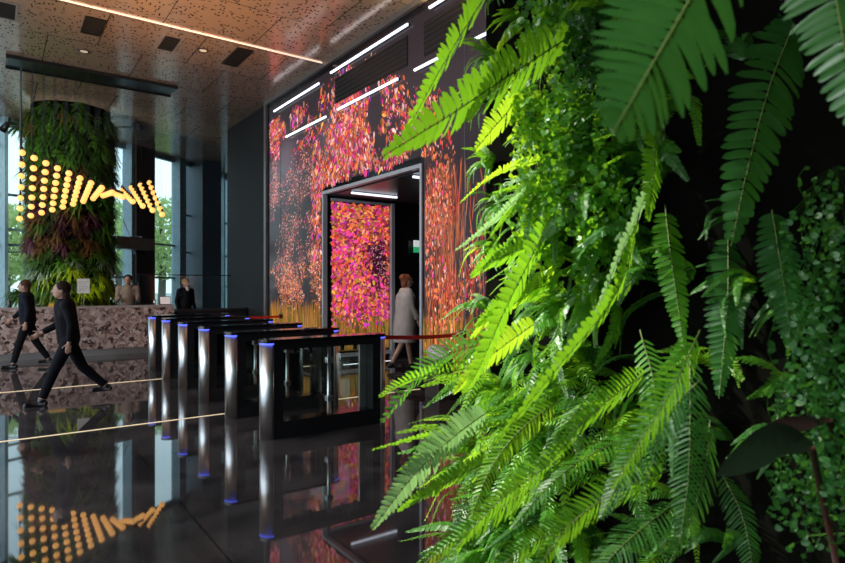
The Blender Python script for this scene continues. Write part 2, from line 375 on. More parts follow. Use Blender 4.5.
# soft dim colour behind the petals, with the haze round the tubes painted in
gu, gz = 84, 54; U = [4.7+i*(13.25-4.7)/gu for i in range(gu+1)]; Z = [.32+i*(5.65-.32)/gz for i in range(gz+1)]
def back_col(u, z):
    d = wall_density(u, z); m_ = .11*bump(z, 4.35, .42)*(bump(u, 12.3, .55)+bump(u, 9.9, .7))+.02*bump(z, 4.3, .8)  # m_: pale haze of the light tubes, painted into the colour
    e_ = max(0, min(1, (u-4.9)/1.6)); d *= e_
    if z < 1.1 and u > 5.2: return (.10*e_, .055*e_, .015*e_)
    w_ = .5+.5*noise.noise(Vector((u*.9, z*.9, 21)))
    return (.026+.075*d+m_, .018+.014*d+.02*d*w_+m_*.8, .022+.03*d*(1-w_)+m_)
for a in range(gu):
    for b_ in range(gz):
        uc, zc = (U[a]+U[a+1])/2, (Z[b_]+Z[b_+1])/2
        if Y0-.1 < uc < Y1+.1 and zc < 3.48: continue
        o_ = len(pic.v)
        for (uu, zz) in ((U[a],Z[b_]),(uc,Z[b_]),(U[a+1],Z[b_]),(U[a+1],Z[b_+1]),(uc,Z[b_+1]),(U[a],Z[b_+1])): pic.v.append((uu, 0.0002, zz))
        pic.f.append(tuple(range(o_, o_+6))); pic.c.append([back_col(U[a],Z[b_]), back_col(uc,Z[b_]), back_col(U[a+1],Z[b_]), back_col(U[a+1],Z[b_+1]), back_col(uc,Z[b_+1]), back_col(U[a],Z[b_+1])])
n = 0
while n < 11500:
    u = R.uniform(4.6, 13.25); z = R.uniform(.35, 5.65)
    if not inwall(u, z) or R.random() > wall_density(u, z)*1.0: 
        if R.random() < 0.002: n += 1
        continue
    n += 1
    far = z > 3.2
    if u < Y0: tab = [(ORG,5),(PCH,3),(RED,3),(PALE,1.5),(PINK,.6)]; ang = PI/2 + R.gauss(0,.3); L = R.uniform(.03,.10)
    elif z < 2.0: tab = [(ORG,6),(PCH,3),(PALE,2),(YEL,1.5),(PINK,1)]; ang = R.uniform(0, PI); L = R.uniform(.03,.07)
    elif u > 11 and z < 4.4: tab = [(PALE,4),(PCH,2),(PINK,2.5),(ORG,2)]; ang = PI/2+.35 + R.gauss(0,.6); L = R.uniform(.02,.055)
    else: tab = [(PINK,3.2),(ORG,5),(RED,3.0),(MAG,.9),(PALE,3.2),(PCH,2),(YEL,1.0),(VIO,.5)]; ang = PI/2 + (u-9.5)*.25 + R.gauss(0,.5); L = R.choice((R.uniform(.03,.08),R.uniform(.03,.07),R.uniform(.08,.17)))
    if z > 4.9: L *= 1.1
    pic.petal(u, z, L, L*R.uniform(.28,.5), ang, pick(R, tab), R.uniform(.4, 1.22)**1.6)
for i in range(1500):                                          # tall stalks at the foot
    u = R.choice((R.uniform(10.6, 13.2), R.uniform(4.9, 7.15), R.uniform(10.6, 13.2)))
    h = R.uniform(.25, .95); z = .32 + h/2*R.uniform(.9, 1.25)
    g = 1 if u > Y1 or u > 5.6 else .5
    pic.petal(u, z, h*.95, R.uniform(.012,.03), PI/2+R.gauss(0,.04), pick(R, [(OCH,4),(YEL,2.2),(ORG,1.6),(GRN,2),(PCH,1)]), g*R.uniform(.2,.8))
for i in range(260):
    u = R.gauss(6.5,.33); 
    if not 5.3 < u < Y0-.08: continue
    h = R.uniform(.3,.8); z = R.uniform(1.1, 3.1)
    pic.petal(u, z, h, R.uniform(.012,.025), PI/2+R.gauss(0,.13), pick(R, [(ORG,4),(RED,2),(PCH,2)]), R.uniform(.25,.7))
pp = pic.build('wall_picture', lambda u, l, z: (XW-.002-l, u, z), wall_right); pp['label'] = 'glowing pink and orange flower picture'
# inner picture beside the passage
pic = Picture(9); R = pic.r
XA, XB = XW+.16, 6.68
for a in range(14):
    for b_ in range(28):
        q = []
        for (uu, zz) in ((a,b_),(a+.5,b_),(a+1,b_),(a+1,b_+1),(a+.5,b_+1),(a,b_+1)):
            s_, z_ = uu/14, .24+zz/28*2.93; dk = 1-.85*bump(s_, .8, .3)*bump(z_, 2.05, .6)
            pic.v.append((XA+s_*(XB-XA), .0002, z_)); q.append((.16*dk, .02*dk, .055*dk) if z_ > 1.0 else (.09, .05, .012))
        pic.f.append(tuple(range(len(pic.v)-6, len(pic.v)))); pic.c.append(q)
n = 0
while n < 3600:
    u = R.uniform(XA, XB); z = R.uniform(.24, 3.17); s = (u-XA)/(XB-XA)
    dark = bump(s, .80, .25)*bump(z, 2.05, .6)
    dot = R.random() < dark*1.2
    dens = 1.0 if z > 1.1 else max(.0, (z-.6)/.5)
    if dark > .35 and z < 1.75: dens *= .55
    if R.random() > dens: n += R.random() < .01; continue
    n += 1
    if dot:
        if R.random() < .45: pic.petal(u, z, R.uniform(.02,.045), .02, R.uniform(0,PI), pick(R, [(PALE,4),(PINK,3),(VIO,1)]), R.uniform(.3,.8))
        continue
    tab = [(ORG,4),(PINK,3.6),(MAG,1.7 if s < .35 or z < 1.6 else .6),(RED,2),(PCH,1.5),(YEL,2.5 if (z > 2.7 and s < .6) else .8)]
    L = R.choice((R.uniform(.03,.07),R.uniform(.06,.14))); ang = (2.4-z)*.9 + 1.2*s + R.gauss(0,.7)
    pic.petal(u, z, L, L*R.uniform(.35,.6), ang, pick(R, tab), R.uniform(.45,1.2)**1.6)
for i in range(420):
    h = R.uniform(.2,.8); u = R.uniform(XA, XB)
    pic.petal(u, .24+h/2, h*.95, R.uniform(.012,.03), PI/2+R.gauss(0,.05), pick(R, [(OCH,4),(YEL,2),(GRN,3),(ORG,1)]), R.uniform(.2,.7))
op = pic.build('passage_picture', lambda u, l, z: (u, Y1-.023-l, z), bpy.data.objects['wall_passage_left']); op['label'] = 'glowing magenta and orange flower picture'

# slim light tubes on the picture wall
def lightbar(name, p0, p1, label, cat='light', group=None, r=.022, m=M_tube):
    c = (Vector(p0)+Vector(p1))/2
    t = thing(name, label, cat, c, 0, group)
    bm = bmesh.new(); tube(bm, [Vector(p0)-c, Vector(p1)-c], r, 8); from_bm('light_tube', bm, m, t)
    bm = bmesh.new(); d = (Vector(p1)-Vector(p0)).normalized()
    back = Vector((r*1.3, 0, 0)) if abs(d.y) > .5 else Vector((0, 0, r*1.3))
    tube(bm, [Vector(p0)-c+back-d*.01, Vector(p1)-c+back+d*.01], r*.8, 6); from_bm('housing', bm, M_blackm, t)
    return t
def wy(px, x=XW):      # where a sight line through column px meets the picture wall
    dd = (px-422.5)/F; D = x/(dd*RT.x+FW.x); return D*(dd*RT.y+FW.y)
xs = XW-.045
for (pa, pb, z, lab) in (
    (276,321,5.50,'farthest slim white light tube in the top row on the flower wall'),
    (333,410,5.56,'long slim white light tube in the middle of the top row on the flower wall'),
    (432,472,5.60,'slim white light tube of the top row cut off by the upper picture edge'),
    (288,328,4.78,'farthest slim white light tube in the lower row over the flower wall haze'),
    (340,400,4.80,'slim white light tube above the portal in the lower row'),
    (417,444,4.80,'slim white light tube of the lower row right of the portal corner'),
    (478,503,4.80,'slim white light tube of the lower row nearest the fern fronds')):
    lightbar('tube_light', (xs, wy(pa), z), (xs, wy(pb), z), lab, 'light', 'light tubes on the flower wall')
lightbar('tube_light', (5.39, 9.7, 3.27), (6.4, 9.7, 3.27), 'white light tube on the ceiling of the portal passage', 'light')
lightbar('tube_light', (5.39, 7.7, 3.27), (5.62, 7.7, 3.27), 'short white light tube at the right end of the portal ceiling', 'light')
# dark vent-like recessed panels on the upper wall
for k, (pa, pb, z0, z1) in enumerate(((336,408,4.95,5.42),(425,470,4.95,5.45))):
    o = bx('grille_panel', XW-.022, XW-.006, wy(pb), wy(pa), z0, z1, M_blackm); g_ = bmesh.new()
    for zz in np.arange(z0+.05, z1, .08): box(g_, XW-.030, XW-.0225, wy(pb), wy(pa), zz, zz+.012)
    tag(o, ['dark louvred panel between the two light rows above the portal', 'dark louvred panel high on the wall beside the ferns'][k], 'panel')
    from_bm('slat', g_, mat('slat_metal', (0.09,0.09,0.11), 0.35, .6), o)

# line lights
tag(bx('ceiling_light_line', -3, XW-.07, 10.38, 10.405, H-.02, H-.001, M_warmled), 'thin warm white light line running across the perforated ceiling', 'light')
tag(bx('floor_light_line', -3, XW-.07, 7.15, 7.17, 0, .004, M_floorled), 'nearer thin warm light line set in the dark floor', 'light')
tag(bx('floor_light_line', -3, XW-.07, 10.43, 10.45, 0, .004, M_floorled), 'farther thin warm light line set in the dark floor', 'light')
tag(bx('floor_light_line', XW+.3, 6.65, 10.2, 10.23, 0, .004, M_tube), 'cool white light line along the foot of the portal screen', 'light')

# ceiling vents, downlights
def vent(px, py, w, l, label, rim):
    D = (H-CAMZ)*F/(285.6-py); p = at(px, py, D)
    t = thing('ceiling_vent', label, 'vent', (p.x, p.y, H), 0, None)
    bm = bmesh.new()
    for (x0,x1,y0,y1) in ((-w/2,w/2,-l/2,-l/2+.03),(-w/2,w/2,l/2-.03,l/2),(-w/2,-w/2+.03,-l/2+.03,l/2-.03),(w/2-.03,w/2,-l/2+.03,l/2-.03)): box(bm, x0,x1,y0,y1,-.02,-.001)
    from_bm('frame', bm, rim, t)
    bx('backing', -w/2+.03, w/2-.03, -l/2+.03, l/2-.03, -.006, -.001, M_black, t)
    bm = bmesh.new()
    for k in range(9):
        y = -l/2+.06+k*(l-.12)/8; box(bm, -w/2+.03, w/2-.03, y-.008, y+.008, -.018, -.007)
    from_bm('slat', bm, mat('vent_slat', (0.05,0.045,0.04), 0.5, .4), t)
rim1 = mat('vent_rim', (0.35,0.3,0.27), 0.4, .5)
vent(2, 9, .4, .7, 'slatted ceiling vent in the upper left corner', rim1)
vent(93, 26, .30, .75, 'slatted ceiling vent with a dark rim above the black recess', M_blackm)
vent(169, 43, .32, .75, 'slatted ceiling vent with a pale rim beside the light line', rim1)
vent(237, 57, .30, .95, 'narrow slatted ceiling vent right of the light line', M_blackm)
for (px, py, lab) in ((84,51,'small round ceiling downlight between the vent and the black recess'),(203,50,'small round ceiling downlight beyond the light line')):
    D = (H-CAMZ)*F/(285.6-py); p = at(px, py, D)
    t = thing('ceiling_downlight', lab, 'light', (p.x, p.y, H))
    bm = bmesh.new(); lathe(bm, [(.09,-.001),(.1,-.012),(.075,-.014),(.07,-.004)]); from_bm('rim', bm, M_blackm, t)
    bm = bmesh.new(); lathe(bm, [(.065,-.012),(.06,-.004)]); from_bm('lens', bm, emit_mat('downlight_lens', (1,.85,.65), .2), t)

# ------------------------------------------------------------------ chandelier of amber bulbs
YC = 13.8
ch = thing('chandelier', 'twisting chandelier of glowing amber bulbs hung on thin black cables from a black ceiling trough', 'chandelier', (1.7, YC, H))
bm = bmesh.new(); box(bm, -1.5, 1.5, -.32, .32, -.035, -.001); box(bm, -1.52, 1.52, -.36, -.32, -.07, -.001); box(bm, -1.52, 1.52, .32, .36, -.07, -.001)
from_bm('trough', bm, M_black, ch)
bm = bmesh.new(); ball(bm, (0,0,0), .057, u=12, v=8); bme = bpy.data.meshes.new('bulb'); bm.to_mesh(bme); bm.free(); bme.materials.append(M_bulb)
bm = bmesh.new(); tube(bm, [(0,0,.045),(0,0,.11)], .02, 8); sme = bpy.data.meshes.new('socket'); bm.to_mesh(sme); bm.free(); sme.materials.append(M_blackm)
NX = 14
for i in range(NX):
    x = .42 + i*(2.84-.42)/(NX-1)
    for j in range(7):
        v = (j-3)/3.0; y = YC + v*.62
        z = 3.44 + v*.40*(x-1.80)*1.0
        bo = bpy.data.objects.new('bulb', bme); COL.objects.link(bo); bo.parent = ch; bo.location = (x-1.7, y-YC, z-H)
        so = bpy.data.objects.new('socket', sme); COL.objects.link(so); so.parent = bo
        bm = bmesh.new(); ztop = H - z - (.035)
        yt = max(-.3, min(.3, (y-YC)*.48)) - (y-YC)
        tube(bm, [(0,0,.1),(0,yt,ztop)], .0016 if i else .006, 4); from_bm('cable', bm, M_black, bo)

# ------------------------------------------------------------------ entrance gates
def gate_proto():
    L = 1.29
    t = thing('entrance_gate', 'gate', 'turnstile', (2.22, 5.75, 0), 0, 'row of steel and glass entrance gates')
    def race(x0, x1, r, n=10):
        return [(x0 - r*math.sin(PI*k/n), r*math.cos(PI*k/n)) for k in range(n+1)] + [(x1 + r*math.sin(PI*k/n), -r*math.cos(PI*k/n)) for k in range(n+1)]
    bm = bmesh.new(); prism(bm, race(.02, L-.02, .115), .965, 1.0); o = from_bm('lid', bm, mat('gate_lid', (0.008,0.008,0.01), 0.08), t)
    for e, nm in ((0,-1),(1,1)):
        cx = .02 if e == 0 else L-.02
        bm = bmesh.new()
        def half(r, z0, z1):
            pts = [(cx + nm*r*math.sin(PI*k/14), r*math.cos(PI*k/14)*(1)) for k in range(15)]
            if nm > 0: pts = pts[::-1]
            prism(bm, pts, z0, z1)
        half(.105, 0, .953); po = from_bm('end_post', bm, M_steel if e == 0 else M_steelw, t, smooth=False)
        for p in po.data.polygons: p.use_smooth = abs(p.normal.z) < .5 and not (abs(p.normal.x) > .99 and p.area > .1)
        bm = bmesh.new(); half(.108, .953, .965); from_bm('light_ring', bm, M_bluele, t)
    bx('top_beam', .02, L-.02, -.1, .1, .895, .965, M_black, t); bx('bottom_beam', .02, L-.02, -.1, .1, 0, .17, mat('gate_body', (0.02,0.02,0.022), 0.18, .2), t)
    bx('jamb', .02, .12, -.1, .1, .17, .895, M_black, t); bx('jamb', L-.12, L-.02, -.1, .1, .17, .895, M_black, t)
    bx('glass_pane', .12, L-.12, -.095, -.087, .17, .895, M_glass, t); bx('glass_pane', .12, L-.12, .087, .095, .17, .895, M_glass, t)
    bx('bright_strip', L-.2, L-.121, .05, .08, .171, .894, M_steelw, t)
    bm = bmesh.new(); tube(bm, [(.68,0,.17),(.68,0,.895)], .022, 14); h = from_bm('hinge_tube', bm, M_steel, t)
    for z in (.33,.74):
        bm = bmesh.new(); box(bm, .645,.715,-.035,.035,z-.03,z+.03,.006); from_bm('clamp', bm, M_steel, h)
    for x in (.28,.46,.84,1.0):
        bm = bmesh.new(); lathe(bm, [(.02,0),(.024,.015),(.024,.06)], (x,0,.835)); from_bm('sensor', bm, M_black, t)
    for s in (-1,1):
        bm = bmesh.new(); box(bm, .674,.686, s*.11 if s>0 else -.46, .46 if s>0 else -.11, .28, .84, .004); w = from_bm('swing_wing', bm, M_glass, t)
    return t
g0 = gate_proto()
glabs = ['nearest steel and glass entrance gate with a wide clear side pane', 'second nearest entrance gate, behind the one with the wide clear pane', 'third entrance gate from the camera in the row', 'fourth entrance gate from the camera in the row', 'fifth entrance gate from the camera, second from the reception end', 'farthest entrance gate, closest to the reception desk']
for k in range(6):
    g = g0 if k == 0 else copy_tree(g0)
    g.location = (2.24+.022*k, 5.75+1.17*k, 0); g['label'] = glabs[k]
def belt(a, b, sag, label):
    a = Vector(a); b = Vector(b); t = thing('belt_barrier', label, 'barrier', b)
    bm = bmesh.new(); prev = None
    for i in range(13):
        s = i/12; p = a.lerp(b, s)-b; p.z -= sag*4*s*(1-s)
        cur = [bm.verts.new(p+Vector((0,oy,oz))) for oy, oz in ((-.002,-.024),(-.002,.024),(.002,.024),(.002,-.024))]
        if prev:
            for q in range(4): bm.faces.new((prev[q], prev[(q+1)%4], cur[(q+1)%4], cur[q]))
        else: bm.faces.new(cur[::-1])
        prev = cur
    bm.faces.new(prev); from_bm('strap', bm, M_red, t)
    bx('wall_clip', -.03, .025, -.045, .045, -.05, .05, M_black, t, .006)
belt((3.62, 5.75, .95), (XW-.03, 6.2, .88), .02, 'red retractable belt from the nearest gate to the flower wall')
belt((3.62, 11.6, .95), (XW-.03, 12.5, .86), .03, 'red retractable belt behind the farthest gate, ending at the flower wall')

# pale boulder on dark pedestal
bm = bmesh.new(); box(bm, -.13, .13, -.16, .16, 0, .54, .01); o = from_bm('pedestal', bm, mat('brown_stone', (0.06,0.045,0.04), 0.4)); o.location = (4.95, 6.45, 0)
tag(o, 'low dark brown pedestal under the speckled rock by the flower wall', 'pedestal')
bm = bmesh.new(); bmesh.ops.create_icosphere(bm, subdivisions=4, radius=1)
for v in bm.verts:
    k = 1+.16*noise.noise(v.co*1.3+Vector((3,1,7)))+.04*noise.noise(v.co*5)
    v.co = Vector((v.co.x*.14*k, v.co.y*.23*k, (v.co.z*.115*k if v.co.z > -.6 else -.069*k)))
for f in bm.faces: f.smooth = True
m, nt, b = new_mat('speckled_rock'); v = nt.nodes.new('ShaderNodeTexVoronoi'); v.inputs['Scale'].default_value = 55
t_ = nt.nodes.new('ShaderNodeTexCoord'); nt.links.new(t_.outputs['Object'], v.inputs['Vector'])
r = nt.nodes.new('ShaderNodeValToRGB'); r.color_ramp.elements[0].color = (0.9,0.84,0.84,1); r.color_ramp.elements[1].color = (0.35,0.25,0.25,1); r.color_ramp.elements[0].position=.4; r.color_ramp.elements[1].position=.6
nt.links.new(v.outputs['Distance'], r.inputs[0]); nt.links.new(r.outputs[0], b.inputs['Base Color'])
o = from_bm('rock', bm, m); o.location = (4.95, 6.45, .612); tag(o, 'pale pink speckled rock standing before the flower wall', 'rock')

# exit sign in passage
t = thing('exit_sign', 'small white and green running-man exit sign in the dark passage', 'sign', (8.28, 10.37, 2.25))
t.location = (7.37, 10.34, 2.33); t.scale = (.68, 1, .68)
bx('sign_body', -.16, .16, -.02, .02, .06, .26, emit_mat('sign_white', (0.75,0.8,0.78), .6), t)
bx('sign_panel', -.16, .16, -.024, .02, -.12, .055, emit_mat('sign_green', (0.02,0.35,0.12), .8), t)
bm = bmesh.new(); ball(bm, (.03,-.026,.02), .018, .003, .018, 8, 6)
for a_, b_ in (((.02,-.026,.0),(-.01,-.026,-.05)),((-.01,-.026,-.05),(.03,-.026,-.09)),((-.01,-.026,-.05),(-.05,-.026,-.08)),((.02,-.026,-.01),(.06,-.026,-.03)),((.02,-.026,-.01),(-.04,-.026,-.01))): tube(bm, [a_, b_], .008, 6)
from_bm('running_figure', bm, M_white, t)
bx('bracket', -.02, .02, -.015, .09, .0, .04, M_blackm, t)

# ------------------------------------------------------------------ reception desk
m, nt, b = new_mat('breccia_stone'); t_ = nt.nodes.new('ShaderNodeTexCoord')
nz = nt.nodes.new('ShaderNodeTexNoise'); nz.inputs['Scale'].default_value = 7; nt.links.new(t_.outputs['Object'], nz.inputs['Vector'])
va = nt.nodes.new('ShaderNodeVectorMath'); va.operation = 'MULTIPLY_ADD'; va.inputs[1].default_value = (.25,.25,.25); nt.links.new(nz.outputs['Color'], va.inputs[0]); nt.links.new(t_.outputs['Object'], va.inputs[2])
v = nt.nodes.new('ShaderNodeTexVoronoi'); v.inputs['Scale'].default_value = 15; nt.links.new(va.outputs[0], v.inputs['Vector'])
sx = nt.nodes.new('ShaderNodeSeparateColor'); nt.links.new(v.outputs['Color'], sx.inputs[0])
r = nt.nodes.new('ShaderNodeValToRGB'); r.color_ramp.interpolation = 'CONSTANT'
e = r.color_ramp.elements; e[0].color = (0.05,0.03,0.028,1); e[0].position = 0; e[1].color = (0.26,0.17,0.145,1); e[1].position = .17
x_ = e.new(.4); x_.color = (0.50,0.37,0.33,1); x_ = e.new(.75); x_.color = (0.34,0.23,0.20,1); x_ = e.new(.93); x_.color = (0.62,0.52,0.48,1)
nt.links.new(sx.outputs[0], r.inputs[0]); nt.links.new(r.outputs[0], b.inputs['Base Color']); b.inputs['Roughness'].default_value = .3
M_brec = m
t = thing('reception_desk', 'long reception desk clad in pinkish brown breccia stone with a pale top', 'desk', (-1.4, 14.7, 0))
bx('front_panel', -1.6, 4.84, 0, .12, .14, 1.04, M_brec, t, .005); bx('plinth', -1.6, 4.84, .05, .1, 0, .14, M_steelw, t)
bx('desktop', -1.6, 4.84, 0, .34, 1.04, 1.09, mat('pale_stone_top', (0.42,0.34,0.31), 0.25), t, .006); bx('side_panel', 4.72, 4.84, .12, .7, .0, 1.04, M_brec, t)
bx('work_surface', -1.6, 4.72, .341, .75, .68, .72, M_blackm, t)
t = thing('side_counter', 'low dark counter between the stone desk and the black wall', 'counter', (3.5, 14.75, 0))
bx('counter_top', 0, 1.7, 0, .5, .92, .97, M_black, t, .004); bx('counter_body', .02, 1.68, .04, .46, 0, .92, M_darkwall, t)
t = thing('glass_screen', 'clear glass screen with a dark top rail behind the side counter', 'screen', (2.9, 16.05, 0))
bx('pane', 0, 2.3, 0, .012, 0.03, 1.80, M_glass, t); bx('top_rail', 0, 2.3, -.006, .018, 1.80, 1.825, M_blackm, t); bx('foot_rail', 0, 2.3, -.02, .03, 0, .05, M_blackm, t)
# things on the desk
t = thing('desk_sign', 'white notice on a thin stand on the reception desk', 'sign', tuple(Vector((at(84,304,12.9).x, 14.87, 1.09))))
bx('sheet', -.12, .12, -.006, .006, .28, .60, M_white, t); bx('stand_rod', -.008, .008, -.006, .006, .012, .28, M_steel, t); bx('foot', -.06, .06, -.05, .05, 0, .012, M_steel, t)
bm = bmesh.new()
for k in range(6): box(bm, -.09, .09-.03*(k%3), -.0068, -.0062, .53-.035*k, .537-.035*k)
from_bm('print_line', bm, mat('grey_ink', (0.3,0.3,0.3), .6), t)
t = thing('tablet', 'small tablet with a lit screen leaning on its stand on the desk', 'tablet', (3.28, 14.87, 1.09)); t.rotation_euler = (math.radians(-12), 0, .1)
bx('case', -.13, .13, 0, .015, .0, .20, M_black, t, .004); bx('display', -.115, .115, -.003, -.0005, .015, .185, emit_mat('tablet_glow', (0.8,0.72,0.7), .35), t)
bm = bmesh.new(); lathe(bm, [(.03,0),(.033,.01),(.033,.13),(.012,.17),(.012,.21)], seg=14); o = from_bm('bottle', bm, mat('dark_bottle', (0.015,0.015,0.03), .15)); o.location = (.26, 14.87, 1.09); tag(o, 'small dark bottle at the left end of the reception desk', 'bottle')
bm = bmesh.new(); lathe(bm, [(.025,0),(.035,.12),(.033,.12),(.023,.01)], seg=14); o = from_bm('pen_cup', bm, M_steel); o.location = (3.05, 14.9, 1.09); tag(o, 'small steel pen cup beside the tablet', 'cup')
t = thing('brochure_tray', 'yellow orange tray of leaflets on the desk before the column', 'tray', (1.1, 14.87, 1.09))
bx('tray_base', -.17, .17, -.08, .08, 0, .015, mat('orange_card', (0.8,0.3,0.03), .5), t); bx('leaflet_stack', -.15, .15, -.07, .07, .015, .07, mat('yellow_card', (0.85,0.5,0.05), .5), t)

# ledge and window shelf behind
D = 17.6; p = at(133, 243, D)
t = thing('wall_shelf', 'pale grey boxed ledge with a small metal lamp bracket by the window pier', 'shelf', (p.x, p.y, 2.62), .55)
bx('ledge_box', -.72, .62, -.2, .25, 0, .34, mat('pale_grey_panel', (0.26,0.27,0.28), .6), t)
bm = bmesh.new(); tube(bm, [(-.1,0,.34),(-.35,0,.85)], .012, 8); tube(bm, [(-.1,0,.35),(.3,0,.38)], .03, 8); from_bm('bracket', bm, M_frame, t)
bm = bmesh.new(); box(bm, .0,.3,-.12,0,-.16,-.02,.01); from_bm('spot_body', bm, M_blackm, t)

# ------------------------------------------------------------------ planted column
CC = Vector((1.55, 16.9)); CR = .85
def column_core():
    bm = bmesh.new(); lathe(bm, [(CR,0),(CR,H)], (CC.x, CC.y, 0), 32); return from_bm('wall_column', bm, mat('planting_felt', (0.004,0.004,0.003), .95, spec=0.0))
struct(column_core())
L_dark = leaf_mat('dark_leaf', (0.015,0.045,0.008), (0.04,0.09,0.015), (0.15,0.3,0.02), .25)
L_mid = leaf_mat('mid_leaf', (0.03,0.09,0.012), (0.09,0.2,0.02), (0.3,0.55,0.04), .35)
L_lime = leaf_mat('lime_leaf', (0.20,0.32,0.01), (0.45,0.5,0.02), (0.7,0.8,0.05), .4)
L_purp = leaf_mat('purple_leaf', (0.04,0.012,0.03), (0.10,0.03,0.05), (0.25,0.05,0.12), .25)
L_rust = leaf_mat('rust_leaf', (0.08,0.035,0.012), (0.16,0.08,0.03), (0.3,0.15,0.05), .3)
L_silver = leaf_mat('silver_leaf', (0.12,0.17,0.14), (0.3,0.36,0.3), (0.4,0.5,0.35), .25)
def strap_mesh(name, n, L, w, m, seed, droop=1.0):
    rr = random.Random(seed); v = []; f = []
    for k in range(n):
        az = rr.uniform(-1.35, 1.35); el = rr.uniform(-.5, 1.2); l = L*rr.uniform(.6,1.1)
        d = Vector((math.cos(el)*math.cos(az), math.cos(el)*math.sin(az), math.sin(el))); s = d.cross(Vector((0,0,1))).normalized()
        if s.length < .1: s = Vector((0,1,0))
        o = len(v)
        for i in range(5):
            t_ = i/4; p = d*l*t_ + Vector((0,0,-droop*l*.75*t_*t_)); ww = w*(1-.9*t_**2)*(.6+.4*min(1,t_*4))
            v += [tuple(p-s*ww/2), tuple(p-Vector((0,0,ww*.15))), tuple(p+s*ww/2)]
        for i in range(4):
            a = o+i*3; f += [(a,a+1,a+4,a+3),(a+1,a+2,a+5,a+4)]
    me = bpy.data.meshes.new(name); me.from_pydata(v, [], f); me.materials.append(m); return me
KINDS = {'dark': (L_dark, 'dark green'), 'mid': (L_mid, 'fresh green'), 'lime': (L_lime, 'bright lime'), 'purp': (L_purp, 'purple brown'), 'rust': (L_rust, 'rusty brown'), 'silver': (L_silver, 'silvery')}
strap = {k: [strap_mesh('leaf_clump', 40, .34, .035, KINDS[k][0], 10+i, 1.0) for i in range(3)] + [strap_mesh('leaf_clump', 70, .2, .045, KINDS[k][0], 60+i, .6) for i in range(2)] for k in KINDS}
rr = random.Random(3)
for iz in range(28):
    z = .95 + iz*.185
    for ia in range(13):
        a = -PI/2 - math.atan2(1.55, 16.9)*0 + (ia-6)*.265 + rr.uniform(-.1,.1) - .1
        zz = z + rr.uniform(-.07,.07)
        if zz > H-.1: continue
        nx, ny = math.cos(a), math.sin(a); side = (ia-6)/6
        if zz < 1.9: tab = [('lime',4),('mid',2),('dark',1)] if side > -.4 else [('mid',3),('silver',1.2),('lime',1)]
        elif zz < 2.3: tab = [('dark',2),('silver',1),('rust',1),('mid',1.5)]
        elif zz < 3.3: tab = [('rust',4),('purp',3),('dark',2)] if side < .5 else [('mid',3),('dark',2)]
        elif zz < 4.4: tab = [('dark',3),('rust',2.5),('purp',1.4),('mid',1)] if side < .5 else [('mid',3),('dark',1)]
        else: tab = [('dark',4),('mid',2.4),('rust',.8)]
        k = pick(rr, tab); lvl = 'foot' if zz < 2.0 else ('middle' if zz < 3.6 else 'top')
        o = bpy.data.objects.new('column_plant', rr.choice(strap[k])); COL.objects.link(o)
        o.location = (CC.x+nx*CR*.99, CC.y+ny*CR*.99, zz); o.rotation_euler = (0, rr.uniform(-.2,.2), a+rr.uniform(-.3,.3)); s = rr.uniform(.8,1.35); o.scale = (s*.85,s,s)
        tag(o, '%s leafy plant growing on the %s of the round planted column' % (KINDS[k][1], lvl), 'plant', '%s plants on the %s of the column' % (KINDS[k][1], lvl))
# larger plants beside the column foot
for (px, py, D, k, s, lab) in ((20, 294, 14.9, 'mid', 1.3, 'bushy green palm-like plant at the left of the column foot'), (36, 258, 15.9, 'mid', 1.2, 'upright green leafy plant left of the planted column'),
    (23, 125, 15.6, 'mid', 1.5, 'trailing bright green plant hanging at the upper left edge of the column'),):
    p = at(px, py, D); o = bpy.data.objects.new('leafy_plant', strap_mesh('leafy_plant', 90, .34, .05, L_mid, 77+px, .8)); COL.objects.link(o); o.location = p
    o.rotation_euler = (0,0,-2.6); o.scale = (s,s,s); tag(o, lab, 'plant')
# spotlights on arms
def arm_spot(px0, py0, px1, D, label):
    a = at(px0, py0, D); b_ = at(px1, py0, D)
    t = thing('arm_spotlight', label, 'spotlight', a)
    bm = bmesh.new(); tube(bm, [(0,0,0), b_-a], .016, 8); from_bm('arm', bm, M_blackm, t)
    bm = bmesh.new(); q = (b_-a).normalized(); e_ = b_-a
    tube(bm, [e_-Vector((0,0,0))-q*.06+Vector((0,0,.10)), e_+q*.10-Vector((0,0,.10))], [.07,.09], 12); from_bm('lamp_head', bm, M_black, t)
arm_spot(28, 127, 6, 14.9, 'black spotlight on an arm at the upper left of the column')
arm_spot(106, 127, 139, 15.6, 'black spotlight on an arm at the upper right of the column')
arm_spot(26, 195, 3, 15.4, 'black spotlight on an arm left of the amber bulbs')
arm_spot(26, 252, 3, 15.4, 'black spotlight on an arm low at the left of the column')
for (px, py, lab) in ((31,104,'black hanging spotlight on a rod above the column top left'), (27,249,'black spotlight mounted low on the left of the column')):
    p = at(px, py, 14.6); t = thing('rod_spotlight', lab, 'spotlight', p)
    bm = bmesh.new(); tube(bm, [(.06,0,.12),(-.06,0,-.10)], [.07,.09], 12); from_bm('lamp_head', bm, M_black, t)
    bm = bmesh.new(); tube(bm, [(.06,0,.1),(.06,0, H-p.z if py < 200 else .5)], .014, 8); from_bm('rod', bm, M_blackm, t)

